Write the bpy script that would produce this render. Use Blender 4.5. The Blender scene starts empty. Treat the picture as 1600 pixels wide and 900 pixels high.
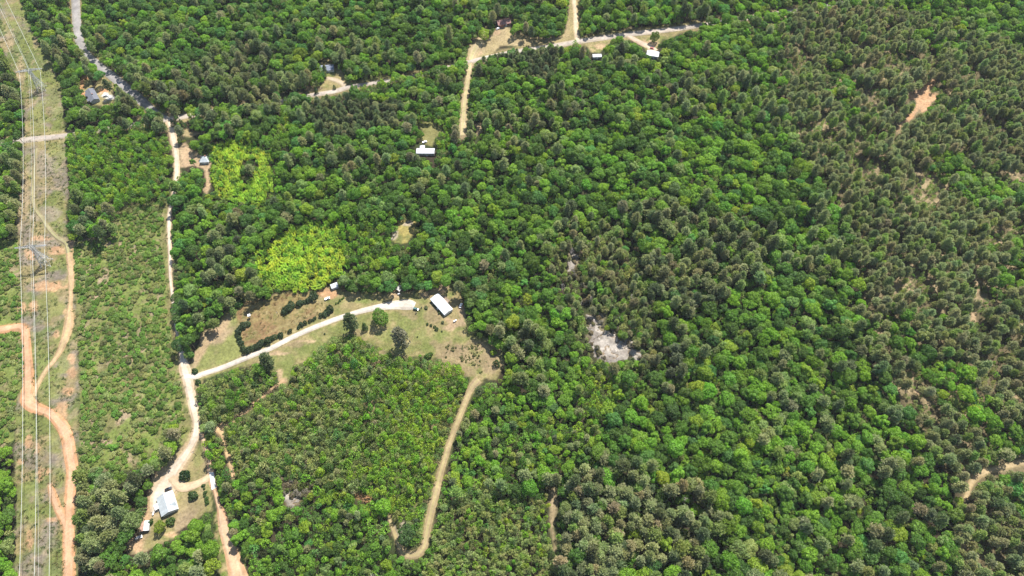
import bpy, math, random
import numpy as np
from mathutils import Vector

# ------------------------------------------------------------------ camera, world, sun, exposure
SC = bpy.context.scene
COL = SC.collection
H_CAM, PITCH, F_PX = 450.0, math.radians(57.0), 1066.0      # metres, degrees below horizon, focal length in photo pixels
cam_d = bpy.data.cameras.new("camera")
cam_d.sensor_width = 36.0
cam_d.lens = 36.0 * F_PX / 1600.0
cam_d.clip_start, cam_d.clip_end = 1.0, 30000.0
cam = bpy.data.objects.new("camera", cam_d)
cam.location = (0, 0, H_CAM)
cam.rotation_euler = (math.pi / 2 - PITCH, 0, 0)
COL.objects.link(cam)
SC.camera = cam

SUN_EL, SUN_AZ = math.radians(59), math.atan2(0.52, 0.85)      # azimuth measured from +Y towards +X
world = bpy.data.worlds.new("World")
SC.world = world
world.use_nodes = True
wn = world.node_tree.nodes
sky = wn.new("ShaderNodeTexSky")
sky.sky_type = 'NISHITA'
sky.sun_disc = False
sky.sun_elevation = SUN_EL
sky.sun_rotation = SUN_AZ
world.node_tree.links.new(sky.outputs[0], wn["Background"].inputs[0])
wn["Background"].inputs[1].default_value = 0.105
sun_d = bpy.data.lights.new("sun", 'SUN')
sun_d.energy = 4.6
sun_d.angle = math.radians(0.5)
sun_d.color = (1.0, 0.955, 0.88)
sun = bpy.data.objects.new("sun", sun_d)
sv = Vector((math.sin(SUN_AZ) * math.cos(SUN_EL), math.cos(SUN_AZ) * math.cos(SUN_EL), math.sin(SUN_EL)))
sun.rotation_euler = sv.to_track_quat('Z', 'Y').to_euler()
COL.objects.link(sun)
SC.view_settings.view_transform = 'Standard'
SC.view_settings.look = 'None'
SC.view_settings.exposure = 1.13
SC.view_settings.gamma = 1.0
SC.view_settings.use_curve_mapping = False
SC.cycles.max_bounces = 6
SC.cycles.diffuse_bounces = 3
SC.cycles.transmission_bounces = 4
SC.cycles.transparent_max_bounces = 4

RNG = np.random.default_rng(7)
random.seed(7)
CP, SP = math.cos(PITCH), math.sin(PITCH)


# ------------------------------------------------------------------ photo pixels <-> the place
def P(u, v, h=0.0):
    """the point at height h seen at photo pixel (u, v)"""
    a, b = (u - 800) / F_PX, (v - 450) / F_PX
    dx, dy, dz = a, CP - b * SP, -SP - b * CP
    t = (H_CAM - h) / -dz
    return np.array((dx * t, dy * t, h))


def PX(X, Y, Z):
    """photo pixel of points (arrays)"""
    z = np.asarray(Z) - H_CAM
    dep = Y * CP - z * SP
    up = Y * SP + z * CP
    dep = np.where(dep < 1, 1, dep)
    return 800 + F_PX * X / dep, 450 - F_PX * up / dep


def px_per_m(X, Y, Z):
    return F_PX / np.maximum(Y * CP - (np.asarray(Z) - H_CAM) * SP, 1)


# ------------------------------------------------------------------ noise
def _hash(ix, iy, s):
    n = (ix.astype(np.int64) * 374761393 + iy.astype(np.int64) * 668265263 + s * 974711) & 0x7fffffff
    n = ((n ^ (n >> 13)) * 1274126177) & 0x7fffffff
    n = ((n ^ (n >> 16)) * 69069) & 0x7fffffff
    return (n ^ (n >> 15)) / float(0x7fffffff)


def vnoise(x, y, s=0):
    x = np.asarray(x, float); y = np.asarray(y, float)
    ix, iy = np.floor(x), np.floor(y)
    fx, fy = x - ix, y - iy
    fx = fx * fx * (3 - 2 * fx); fy = fy * fy * (3 - 2 * fy)
    a, b = _hash(ix, iy, s), _hash(ix + 1, iy, s)
    c, d = _hash(ix, iy + 1, s), _hash(ix + 1, iy + 1, s)
    return (a * (1 - fx) + b * fx) * (1 - fy) + (c * (1 - fx) + d * fx) * fy


def fbm(x, y, size, s=0, o=4):
    t, amp, tot = 0, 1.0, 0
    for k in range(o):
        f = 2 ** k / size
        t = t + amp * vnoise(x * f + 17.3 * k, y * f - 9.1 * k, s + k)
        tot += amp; amp *= 0.55
    return t / tot


def sstep(a, b, x):
    t = np.clip((x - a) / (b - a), 0, 1)
    return t * t * (3 - 2 * t)


def in_poly(poly, u, v):
    r = np.zeros(np.shape(u), bool)
    n = len(poly)
    for i in range(n):
        (x1, y1), (x2, y2) = poly[i], poly[(i + 1) % n]
        if y1 == y2:
            continue
        c = (y1 > v) != (y2 > v)
        r ^= c & (u < (x2 - x1) * (v - y1) / (y2 - y1) + x1)
    return r


def seg_dist(pts, u, v, widths=None):
    """distance to a polyline, and the width interpolated along it"""
    best = np.full(np.shape(u), 1e9); bw = np.zeros(np.shape(u))
    for i in range(len(pts) - 1):
        (x1, y1), (x2, y2) = pts[i][:2], pts[i + 1][:2]
        dx, dy = x2 - x1, y2 - y1
        L = dx * dx + dy * dy + 1e-9
        t = np.clip(((u - x1) * dx + (v - y1) * dy) / L, 0, 1)
        d = np.hypot(u - x1 - t * dx, v - y1 - t * dy)
        m = d < best
        best = np.where(m, d, best)
        if widths is not None:
            bw = np.where(m, widths[i] + (widths[i + 1] - widths[i]) * t, bw)
    return best, bw


def poly_sd(poly, u, v):
    """signed distance in pixels, negative inside"""
    d, _ = seg_dist(list(poly) + [poly[0]], u, v)
    return np.where(in_poly(poly, u, v), -d, d)


# ------------------------------------------------------------------ materials
def mat(name, col, rough=0.8, noise=0.15, scale=1.5, metal=0.0, spec=0.3, bump=0.0):
    m = bpy.data.materials.new(name)
    m.use_nodes = True
    nt = m.node_tree; b = nt.nodes["Principled BSDF"]
    b.inputs["Roughness"].default_value = rough
    b.inputs["Metallic"].default_value = metal
    b.inputs["Specular IOR Level"].default_value = spec
    tc = nt.nodes.new("ShaderNodeTexCoord")
    nz = nt.nodes.new("ShaderNodeTexNoise")
    nz.inputs["Scale"].default_value = scale; nz.inputs["Detail"].default_value = 5
    nt.links.new(tc.outputs["Object"], nz.inputs["Vector"])
    rp = nt.nodes.new("ShaderNodeMapRange")
    rp.inputs["From Min"].default_value = 0.3; rp.inputs["From Max"].default_value = 0.7
    rp.inputs["To Min"].default_value = 1 - noise; rp.inputs["To Max"].default_value = 1 + noise
    nt.links.new(nz.outputs["Fac"], rp.inputs["Value"])
    mx = nt.nodes.new("ShaderNodeMix"); mx.data_type = 'RGBA'; mx.blend_type = 'MULTIPLY'
    mx.inputs["Factor"].default_value = 1
    mx.inputs["A"].default_value = (*col, 1)
    nt.links.new(rp.outputs["Result"], mx.inputs["B"])
    nt.links.new(mx.outputs["Result"], b.inputs["Base Color"])
    if bump:
        bp = nt.nodes.new("ShaderNodeBump"); bp.inputs["Strength"].default_value = bump
        nt.links.new(nz.outputs["Fac"], bp.inputs["Height"])
        nt.links.new(bp.outputs["Normal"], b.inputs["Normal"])
    return m


def cover_mat(name, attr, fine=0.35, bump=0.4, rough=0.95):
    """ground cover: its own colour is stored per vertex; grain, tufts and pebbles come from noise"""
    m = bpy.data.materials.new(name); m.use_nodes = True
    nt = m.node_tree; b = nt.nodes["Principled BSDF"]; L = nt.links.new
    b.inputs["Roughness"].default_value = rough
    b.inputs["Specular IOR Level"].default_value = 0.1
    at = nt.nodes.new("ShaderNodeAttribute"); at.attribute_name = attr
    tc = nt.nodes.new("ShaderNodeTexCoord")
    n1 = nt.nodes.new("ShaderNodeTexNoise"); n1.inputs["Scale"].default_value = 0.55; n1.inputs["Detail"].default_value = 6
    n1.inputs["Roughness"].default_value = 0.7
    n2 = nt.nodes.new("ShaderNodeTexNoise"); n2.inputs["Scale"].default_value = 0.09; n2.inputs["Detail"].default_value = 4
    for n in (n1, n2):
        L(tc.outputs["Object"], n.inputs["Vector"])
    r1 = nt.nodes.new("ShaderNodeMapRange")
    r1.inputs["From Min"].default_value = 0.32; r1.inputs["From Max"].default_value = 0.68
    r1.inputs["To Min"].default_value = 1 - fine; r1.inputs["To Max"].default_value = 1 + fine
    L(n1.outputs["Fac"], r1.inputs["Value"])
    r2 = nt.nodes.new("ShaderNodeMapRange")
    r2.inputs["From Min"].default_value = 0.35; r2.inputs["From Max"].default_value = 0.65
    r2.inputs["To Min"].default_value = 0.85; r2.inputs["To Max"].default_value = 1.15
    L(n2.outputs["Fac"], r2.inputs["Value"])
    mu = nt.nodes.new("ShaderNodeMath"); mu.operation = 'MULTIPLY'
    L(r1.outputs["Result"], mu.inputs[0]); L(r2.outputs["Result"], mu.inputs[1])
    mx = nt.nodes.new("ShaderNodeMix"); mx.data_type = 'RGBA'; mx.blend_type = 'MULTIPLY'; mx.inputs["Factor"].default_value = 1
    L(at.outputs["Color"], mx.inputs["A"]); L(mu.outputs[0], mx.inputs["B"])
    L(mx.outputs["Result"], b.inputs["Base Color"])
    bp = nt.nodes.new("ShaderNodeBump"); bp.inputs["Strength"].default_value = bump; bp.inputs["Distance"].default_value = 0.5
    L(n1.outputs["Fac"], bp.inputs["Height"]); L(bp.outputs["Normal"], b.inputs["Normal"])
    return m


def leaf_mat(name, trans=0.48, rough=0.55, var=0.3, spec=0.35, warm=(1.2, 1.15, 0.6), fixed=None):
    """foliage: each plant's own colour ('tint') with leaf-to-leaf variation, light passing through"""
    m = bpy.data.materials.new(name); m.use_nodes = True
    nt = m.node_tree; b = nt.nodes["Principled BSDF"]; L = nt.links.new
    at = nt.nodes.new("ShaderNodeAttribute"); at.attribute_type = 'INSTANCER'; at.attribute_name = "tint"
    tc = nt.nodes.new("ShaderNodeTexCoord")
    nz = nt.nodes.new("ShaderNodeTexNoise"); nz.inputs["Scale"].default_value = 0.8; nz.inputs["Detail"].default_value = 3
    L(tc.outputs["Object"], nz.inputs["Vector"])
    rp = nt.nodes.new("ShaderNodeMapRange")
    rp.inputs["From Min"].default_value = 0.3; rp.inputs["From Max"].default_value = 0.7
    rp.inputs["To Min"].default_value = 1 - var; rp.inputs["To Max"].default_value = 1 + var
    L(nz.outputs["Fac"], rp.inputs["Value"])
    mx = nt.nodes.new("ShaderNodeMix"); mx.data_type = 'RGBA'; mx.blend_type = 'MULTIPLY'; mx.inputs["Factor"].default_value = 1
    if fixed:
        mx.inputs["A"].default_value = (*fixed, 1)
    else:
        L(at.outputs["Color"], mx.inputs["A"])
    L(rp.outputs["Result"], mx.inputs["B"])
    L(mx.outputs["Result"], b.inputs["Base Color"])
    b.inputs["Roughness"].default_value = rough
    b.inputs["Specular IOR Level"].default_value = spec
    wm = nt.nodes.new("ShaderNodeMix"); wm.data_type = 'RGBA'; wm.blend_type = 'MULTIPLY'; wm.inputs["Factor"].default_value = 1
    L(mx.outputs["Result"], wm.inputs["A"]); wm.inputs["B"].default_value = (*warm, 1)
    tr = nt.nodes.new("ShaderNodeBsdfTranslucent"); L(wm.outputs["Result"], tr.inputs["Color"])
    ms = nt.nodes.new("ShaderNodeMixShader"); ms.inputs[0].default_value = trans
    L(b.outputs[0], ms.inputs[1]); L(tr.outputs[0], ms.inputs[2])
    L(ms.outputs[0], nt.nodes["Material Output"].inputs["Surface"])
    return m


M = dict(
    leaf=leaf_mat("broad_leaves"),
    needle=leaf_mat("pine_needles", trans=0.42, rough=0.5, var=0.25, warm=(0.95, 1.1, 0.8)),
    bark=mat("bark", (0.12, 0.095, 0.07), 0.9, 0.3, 3),
    dead=mat("dead_wood", (0.34, 0.30, 0.27), 0.9, 0.25, 2),
    galv=mat("galvanised_steel", (0.36, 0.37, 0.37), 0.5, 0.1, 1, 0.3),
    wire=mat("aluminium_conductor", (0.42, 0.43, 0.38), 0.45, 0.05, 0.5, 0.0, 0.5),
    glassins=mat("porcelain", (0.5, 0.5, 0.48), 0.3, 0.05),
    white_roof=mat("white_metal_roof", (0.46, 0.48, 0.50), 0.45, 0.14, 0.5),
    pale_roof=mat("pale_metal_roof", (0.34, 0.37, 0.38), 0.5, 0.16, 0.4),
    dark_roof=mat("dark_shingles", (0.12, 0.125, 0.145), 0.85, 0.25, 2.5),
    blue_roof=mat("grey_blue_shingles", (0.17, 0.19, 0.24), 0.85, 0.25, 2.5),
    brown_roof=mat("brown_shingles", (0.25, 0.14, 0.12), 0.85, 0.25, 2.5),
    rust=mat("rust_stained_metal", (0.42, 0.27, 0.21), 0.7, 0.3, 0.9),
    grey_tin=mat("weathered_tin", (0.40, 0.39, 0.37), 0.6, 0.2, 1.2),
    siding=mat("pale_siding", (0.62, 0.61, 0.56), 0.7, 0.08, 1),
    siding_g=mat("grey_siding", (0.36, 0.38, 0.38), 0.7, 0.08, 1),
    brick=mat("red_brick", (0.28, 0.13, 0.09), 0.85, 0.2, 4),
    wood=mat("weathered_boards", (0.26, 0.20, 0.15), 0.85, 0.25, 3),
    trim=mat("white_trim", (0.75, 0.75, 0.73), 0.6, 0.05),
    pane=mat("window_glass", (0.03, 0.04, 0.05), 0.08, 0.05, 1, 0, 0.6),
    black=mat("black_paint", (0.012, 0.012, 0.014), 0.25, 0.1, 1, 0, 0.6),
    silver=mat("silver_paint", (0.55, 0.57, 0.58), 0.3, 0.05, 1, 0.2, 0.6),
    white=mat("white_paint", (0.8, 0.8, 0.8), 0.35, 0.04, 1, 0, 0.6),
    teal=mat("dark_green_paint", (0.03, 0.10, 0.09), 0.3, 0.08, 1, 0, 0.6),
    red=mat("red_paint", (0.35, 0.05, 0.03), 0.4, 0.08, 1, 0, 0.5),
    rubber=mat("rubber", (0.02, 0.02, 0.02), 0.8, 0.1),
    concrete=mat("concrete", (0.5, 0.48, 0.45), 0.85, 0.12, 1),
    rock=mat("granite", (0.40, 0.355, 0.31), 0.9, 0.35, 0.35, 0, 0.2, 0.6),
    pole=mat("creosoted_pole", (0.13, 0.09, 0.06), 0.9, 0.2, 3),
)


# ------------------------------------------------------------------ object helpers
def link(o, parent=None):
    COL.objects.link(o)
    if parent is not None:
        o.parent = parent
    return o


def tag(o, label=None, cat=None, group=None, kind=None):
    if label: o["label"] = label
    if cat: o["category"] = cat
    if group: o["group"] = group
    if kind: o["kind"] = kind
    return o


def empty(name, loc, rz=0.0, label=None, cat=None, group=None):
    o = bpy.data.objects.new(name, None)
    o.empty_display_size = 1
    o.location = loc; o.rotation_euler = (0, 0, rz)
    return tag(link(o), label, cat, group)


def mesh_np(name, V, F, mats, mi=None, smooth=False):
    """mesh from numpy verts and a list of equal-length face arrays"""
    me = bpy.data.meshes.new(name)
    V = np.asarray(V, np.float32)
    groups = F if isinstance(F, list) else [F]
    groups = [np.asarray(g, np.int32) for g in groups if len(g)]
    nl = sum(g.size for g in groups); nf = sum(len(g) for g in groups)
    me.vertices.add(len(V)); me.vertices.foreach_set("co", V.ravel())
    me.loops.add(nl); me.loops.foreach_set("vertex_index", np.concatenate([g.ravel() for g in groups]))
    tot = np.concatenate([np.full(len(g), g.shape[1], np.int32) for g in groups])
    st = np.concatenate([[0], np.cumsum(tot)[:-1]]).astype(np.int32)
    me.polygons.add(nf)
    me.polygons.foreach_set("loop_start", st)
    for m_ in (mats if isinstance(mats, (list, tuple)) else [mats]):
        me.materials.append(m_)
    if mi is not None:
        me.polygons.foreach_set("material_index", np.asarray(mi, np.int32))
    me.polygons.foreach_set("use_smooth", np.full(nf, bool(smooth)))
    me.update(calc_edges=True)
    me.validate()
    return me


class MB:
    """collects boxes, tubes and prisms; build() links them as ONE mesh object"""
    def __init__(s):
        s.v, s.f = [], []

    def add(s, vs, fs):
        n = len(s.v)
        s.v += [tuple(map(float, p)) for p in vs]
        s.f += [tuple(i + n for i in f) for f in fs]
        return s

    def box(s, x0, y0, z0, x1, y1, z1):
        return s.add([(x0, y0, z0), (x1, y0, z0), (x1, y1, z0), (x0, y1, z0), (x0, y0, z1), (x1, y0, z1), (x1, y1, z1), (x0, y1, z1)],
                     [(3, 2, 1, 0), (4, 5, 6, 7), (0, 1, 5, 4), (1, 2, 6, 5), (2, 3, 7, 6), (3, 0, 4, 7)])

    def tube(s, a, b, r0, r1=None, n=6):
        r1 = r0 if r1 is None else r1
        a, b = Vector(a), Vector(b)
        d = (b - a).normalized()
        x = d.orthogonal().normalized(); y = d.cross(x)
        vs = []
        for c, r in ((a, r0), (b, r1)):
            for k in range(n):
                t = 2 * math.pi * k / n
                vs.append(c + (x * math.cos(t) + y * math.sin(t)) * r)
        fs = [(k, (k + 1) % n, n + (k + 1) % n, n + k) for k in range(n)]
        fs += [tuple(range(n))[::-1], tuple(range(n, 2 * n))]
        return s.add(vs, fs)

    def prism(s, prof, x0, x1):
        """profile in (y, z), extruded along x"""
        n = len(prof)
        vs = [(x0, y, z) for y, z in prof] + [(x1, y, z) for y, z in prof]
        fs = [(k, (k + 1) % n, n + (k + 1) % n, n + k) for k in range(n)] + [tuple(range(n))[::-1], tuple(range(n, 2 * n))]
        return s.add(vs, fs)

    def mesh(s, name, m):
        me = bpy.data.meshes.new(name)
        me.from_pydata(s.v, [], s.f)
        me.materials.append(m)
        me.update()
        return me

    def build(s, name, m, parent=None, bevel=0.0):
        o = link(bpy.data.objects.new(name, s.mesh(name, m)), parent)
        if bevel:
            b = o.modifiers.new("bevel", 'BEVEL'); b.width = bevel; b.segments = 2
        return o


# ------------------------------------------------------------------ the lie of the land, traced in photo pixels
# tracks: (u, v, width in pixels)
PAVED = [(117, -25, 13), (118, 0, 10), (119, 25, 10), (123, 60, 10), (135, 85, 10), (158, 105, 10.5), (185, 127, 11), (212, 149, 11), (226, 162, 11), (245, 178, 10), (262, 188, 10)]
CROSS = [(-60, 233, 13), (0, 224, 12), (36, 219, 11), (100, 212, 9), (150, 204, 9), (190, 197, 9), (262, 187, 9), (292, 181, 9), (345, 171, 8), (420, 162, 8), (447, 157, 8), (485, 149, 8), (520, 143, 8),
         (545, 136, 8), (575, 131, 7), (607, 126, 7), (643, 120, 8), (690, 108, 8), (735, 96, 8), (800, 82, 9), (850, 74, 9), (885, 68, 9), (920, 62, 9.5), (985, 53, 10), (1055, 45, 9), (1090, 40, 9), (1180, 26, 9), (1300, 8, 9), (1420, -20, 9)]
GRAVEL = [(263, 184, 11), (268, 200, 9), (272, 222, 8), (275, 245, 7), (276, 270, 7), (272, 300, 6), (265, 330, 5), (264, 360, 5), (265, 385, 5), (266, 405, 5), (266, 430, 4), (270, 470, 3), (276, 515, 3), (285, 558, 7),
          (288, 575, 13), (293, 592, 12), (299, 620, 11), (303, 640, 11), (307, 660, 9), (306, 675, 10), (301, 692, 10), (289, 712, 13), (276, 730, 15), (266, 745, 22), (256, 762, 30), (247, 778, 20), (243, 800, 12)]
LOOP = [(268, 745, 14), (275, 755, 13), (288, 761, 12), (303, 758, 10), (318, 751, 9), (327, 744, 8)]
LANE = [(307, 662, 9), (318, 690, 4), (326, 715, 4), (329, 738, 8), (332, 755, 8), (336, 768, 5), (340, 785, 4), (345, 800, 9), (350, 825, 13), (357, 850, 14), (366, 880, 18), (376, 915, 24)]
DRIVE = [(290, 588, 10), (305, 588, 8), (320, 583, 7), (345, 575, 7), (372, 564, 7), (400, 552.5, 7), (425, 543, 7), (450, 530, 7), (480, 516, 7), (510, 504, 7), (535, 495, 7), (560, 487, 7), (580, 482, 8), (600, 478.5, 10), (620, 476, 13), (638, 476, 15), (648, 478, 10)]
FIELDTRK = [(748, 593, 16), (741, 600, 14), (733, 612, 11), (722, 640, 10), (713, 662, 10), (706, 682, 9), (700, 700, 10), (693, 722, 11), (686, 745, 12), (682, 765, 13), (676, 790, 13), (670, 815, 13), (666, 838, 12), (662, 855, 13), (652, 866, 14), (637, 867, 14), (626, 860, 11), (621, 848, 7), (614, 828, 6), (607, 806, 6)]
ORANGE = [(-60, 516, 11), (0, 515, 11), (20, 511, 9), (34, 511, 9), (40, 525, 10), (42, 550, 10), (44, 580, 12), (44, 605, 14), (42, 625, 15), (55, 637, 14), (75, 644, 11), (88, 655, 12), (100, 671, 14), (106, 690, 14), (110, 715, 14), (113, 738, 14), (110, 765, 13), (108, 790, 12), (107, 815, 13), (107, 845, 14), (108, 900, 15), (108, 960, 16)]
CUT1 = [(57, 232, 4), (53, 270, 5), (51, 305, 6), (54, 325, 6), (65, 340, 6), (76, 357, 7), (88, 370, 7), (103, 380, 8), (107, 395, 8), (110, 420, 9), (111, 450, 7), (109, 480, 7), (107, 508, 14), (101, 530, 12), (94, 547, 10), (85, 562, 7), (72, 578, 7), (60, 598, 7), (52, 618, 7), (48, 632, 8)]
SPUR = [(78, 758, 6), (83, 775, 9), (90, 793, 9), (98, 808, 11), (106, 825, 10)]
NSTRIP = [(757, 45, 6), (752, 62, 10), (742, 76, 14), (736, 92, 9), (732, 115, 6), (729, 140, 7), (726, 160, 8), (724, 185, 9), (722, 212, 8)]
TOPLANE = [(899, -25, 5), (897, 0, 6), (899, 20, 6), (900, 45, 7), (902, 62, 7)]
SIDETRK = [(444, 594, 8), (436, 600, 5), (420, 611, 5), (405, 623, 5), (390, 637, 5), (375, 650, 5), (355, 662, 7), (342, 668, 8)]
SIDETRK2 = [(340, 668, 10), (347, 680, 5), (351, 695, 5), (356, 712, 6), (361, 730, 6), (364, 745, 5)]
EASTTRK = [(1660, 715, 9), (1600, 722, 9), (1575, 728, 8), (1552, 733, 8), (1535, 739, 9), (1522, 748, 8), (1515, 762, 6), (1509, 780, 5)]
SMALLSTRIP = [(864, 768, 9), (865, 785, 12), (864, 805, 9), (862, 825, 6), (866, 845, 6), (868, 862, 5)]
YARD_DRIVE = [(540, 137, 6), (533, 129, 7), (522, 124, 7), (510, 122, 6)]
NORTHDRIVE = [(982, 56, 7), (1000, 66, 8), (1015, 73, 9), (1024, 80, 9)]

CORRIDOR = [(-12, -60), (28, -60), (30, 0), (45, 35), (62, 70), (82, 98), (97, 150), (101, 200), (103, 240), (107, 290), (103, 330), (104, 372), (113, 380), (115, 450), (121, 520), (123, 600), (123, 690), (120, 715), (113, 740),
            (119, 770), (118, 830), (121, 880), (124, 960), (18, 960), (23, 850), (24, 800), (22, 740), (22, 690), (24, 640), (35, 600), (37, 560), (33, 520), (33, 470), (31, 420), (27, 372), (28, 330), (31, 290), (36, 240), (38, 190),
            (37, 165), (28, 125), (12, 95), (2, 75), (-60, 20)]
ROADSIDE = [(255, 312), (262, 318), (266, 345), (270, 430), (266, 480), (272, 540), (286, 570), (300, 660), (303, 690), (293, 690), (284, 610), (276, 560), (262, 500), (258, 430), (250, 372), (255, 340)]
MEADOW = [(364, 489), (385, 468), (371, 462), (378, 457), (389, 467), (397, 466), (412, 471), (428, 461), (448, 457), (470, 455), (500, 455), (507, 449), (525, 447), (538, 456), (570, 456), (600, 457), (622, 452), (636, 458),
          (650, 452), (680, 451), (695, 445), (712, 452), (722, 462), (722, 480), (727, 495), (731, 518), (745, 528), (757, 524), (770, 535), (785, 553), (790, 566), (782, 580), (778, 594), (760, 592), (748, 600), (736, 598), (727, 577),
          (717, 570), (700, 563), (690, 555), (670, 562), (660, 556), (640, 556), (625, 560), (611, 552), (597, 544), (580, 539), (556, 523), (533, 523), (513, 530), (500, 542), (481, 557), (475, 566), (458, 571), (449, 590), (447, 602), (439, 598),
          (433, 585), (424, 562), (410, 566), (385, 572), (360, 578), (338, 585), (318, 592), (313, 605), (308, 612), (300, 592), (297, 572), (305, 553), (313, 530), (314, 521), (335, 507), (345, 496), (357, 487)]
HAY = [(369, 489), (384, 470), (397, 468), (410, 473), (428, 462), (450, 458), (470, 458), (499, 456), (505, 460), (487, 470), (500, 474), (522, 468), (519, 480), (500, 492), (470, 507), (445, 520), (415, 534), (392, 545), (381, 540), (374, 520), (376, 508), (372, 500)]
YARD = [(304, 692), (308, 700), (317, 710), (322, 735), (327, 750), (330, 765), (331, 785), (332, 800), (322, 799), (308, 812), (290, 822), (273, 832), (262, 845), (244, 853), (222, 864), (203, 866), (197, 850), (214, 836), (216, 822), (226, 805), (228, 790), (234, 775), (240, 757), (252, 735), (268, 712), (290, 694)]
ISLE = [(300, 700), (308, 698), (316, 712), (321, 738), (312, 748), (297, 752), (284, 752), (276, 744), (276, 735), (288, 718)]
RIGHTSLOPE = [(331, 800), (345, 795), (353, 815), (362, 850), (385, 870), (384, 925), (345, 925), (341, 860), (336, 830)]
LAWN_N = [(651, 190), (672, 189), (694, 193), (690, 205), (680, 216), (675, 228), (652, 222), (647, 218), (662, 208)]
LAWN_C = [(620, 345), (630, 343), (638, 341), (650, 345), (648, 358), (645, 367), (640, 372), (636, 379), (617, 380), (610, 372), (615, 368), (622, 355)]
NFIELD = [(730, 92), (737, 80), (745, 70), (757, 62), (770, 52), (776, 42), (788, 40), (796, 44), (800, 53), (812, 52), (835, 57), (855, 60), (872, 56), (882, 51), (888, 30), (893, -30), (904, -30), (904, 40), (902, 60), (885, 69), (860, 66), (838, 72), (822, 73), (800, 70), (780, 72), (770, 85), (755, 88), (745, 88), (738, 96)]
NVERGE = [(902, 62), (918, 57), (945, 50), (985, 46), (1000, 43), (1060, 36), (1095, 33), (1090, 45), (1060, 50), (1050, 60), (1035, 62), (1022, 82), (1012, 80), (1000, 70), (985, 60), (965, 60), (948, 70), (937, 84), (925, 82), (918, 72)]
CLEAR505 = [(480, 148), (480, 134), (497, 135), (508, 124), (512, 112), (500, 105), (500, 92), (512, 88), (520, 97), (520, 102), (530, 105), (536, 112), (540, 126), (550, 129), (570, 124), (600, 117), (608, 120), (608, 128), (570, 135), (545, 142), (520, 146), (495, 151)]
HOUSE_NW = [(122, 122), (128, 118), (141, 118), (143, 125), (147, 142), (152, 125), (160, 118), (170, 128), (176, 135), (176, 160), (162, 166), (150, 164), (140, 162), (131, 150), (126, 135)]
YARD_W = [(282, 225), (290, 222), (298, 232), (312, 240), (325, 246), (330, 255), (326, 268), (330, 290), (322, 303), (317, 296), (322, 282), (318, 262), (300, 258), (290, 262), (280, 262)]
GLADE_W = [(285, 178), (292, 175), (296, 205), (318, 202), (318, 208), (296, 214), (286, 212)]
GRASSROW = [(443, 168), (452, 172), (455, 200), (452, 225), (447, 215), (443, 190)]
SANDY = [(1418, 149), (1424, 141), (1434, 142), (1440, 138), (1446, 130), (1461, 120), (1464, 124), (1457, 138), (1452, 142), (1465, 147), (1465, 152), (1456, 160), (1450, 172), (1440, 176), (1436, 170), (1428, 182), (1416, 192), (1402, 206), (1400, 203), (1414, 187), (1424, 176), (1432, 162), (1431, 155), (1421, 155)]
GLADE_E = [(1440, 176), (1455, 178), (1475, 188), (1470, 200), (1455, 212), (1447, 225), (1440, 222), (1452, 200), (1450, 190)]
ROCKP = [(912, 486), (917, 490), (925, 492), (935, 490), (941, 488), (945, 492), (941, 503), (939, 512), (950, 520), (963, 524), (972, 527), (978, 530), (984, 527), (993, 538), (1001, 552), (995, 562), (985, 556), (975, 562), (960, 566), (945, 564), (932, 555), (922, 545), (920, 528), (923, 515), (919, 505)]
ROCKP2 = [(886, 392), (893, 388), (901, 392), (912, 391), (908, 399), (902, 404), (903, 412), (897, 420), (888, 424), (890, 410), (895, 402)]
ROCKP3 = [(442, 757), (452, 752), (465, 753), (484, 756), (484, 772), (474, 778), (464, 785), (454, 795), (449, 790), (443, 778)]
BARE575 = [(549, 766), (558, 770), (570, 776), (578, 772), (581, 785), (575, 788), (567, 780), (556, 776)]
BAREFORK = [(606, 800), (612, 810), (618, 822), (622, 835), (628, 812), (634, 818), (628, 835), (626, 850), (619, 848), (610, 826)]
GLADE728 = [(742, 195), (750, 190), (754, 206), (745, 212)]
GLADE495 = [(492, 320), (505, 322), (505, 340), (494, 342)]

B_LONG = [(647, 222), (668, 220), (682, 228), (682, 240), (679, 250), (668, 249), (660, 243), (647, 238)]
B_TOP = [(774, 26), (799, 26), (800, 44), (774, 46)]
B_W = [(922, 76), (939, 76), (941, 93), (922, 93)]
B_W2 = [(1008, 70), (1031, 76), (1030, 90), (1012, 89)]
TREES_CLEAR = [B_LONG, B_TOP, B_W, B_W2, CORRIDOR, MEADOW, YARD, RIGHTSLOPE, LAWN_N, LAWN_C, NFIELD, NVERGE, CLEAR505, HOUSE_NW, YARD_W, GLADE_W, SANDY, ROCKP, ROCKP2, ROCKP3, BARE575, BAREFORK, GLADE728, ROADSIDE]
VISIBLE_TRACKS = [FIELDTRK, NSTRIP, TOPLANE, SIDETRK, SIDETRK2, EASTTRK, SMALLSTRIP, DRIVE, GRAVEL[:5], GRAVEL[6:11], GRAVEL[13:], LOOP, LANE[3:], PAVED[:9], ORANGE[:5], CROSS[2:4]]
ALL_ROADS = [PAVED, CROSS, GRAVEL, LANE, NSTRIP, TOPLANE]

# ------------------------------------------------------------------ ground: one sheet out to the horizon
def axis(lo, hi, step, far, n=24):
    a = list(np.arange(lo, hi + 0.01, step))
    g = (far / step) ** (1 / n)
    d = np.cumsum([step * 1.42 ** k for k in range(1, n)])
    return np.array([lo - x for x in d[::-1]] + a + [hi + x for x in d])


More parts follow.
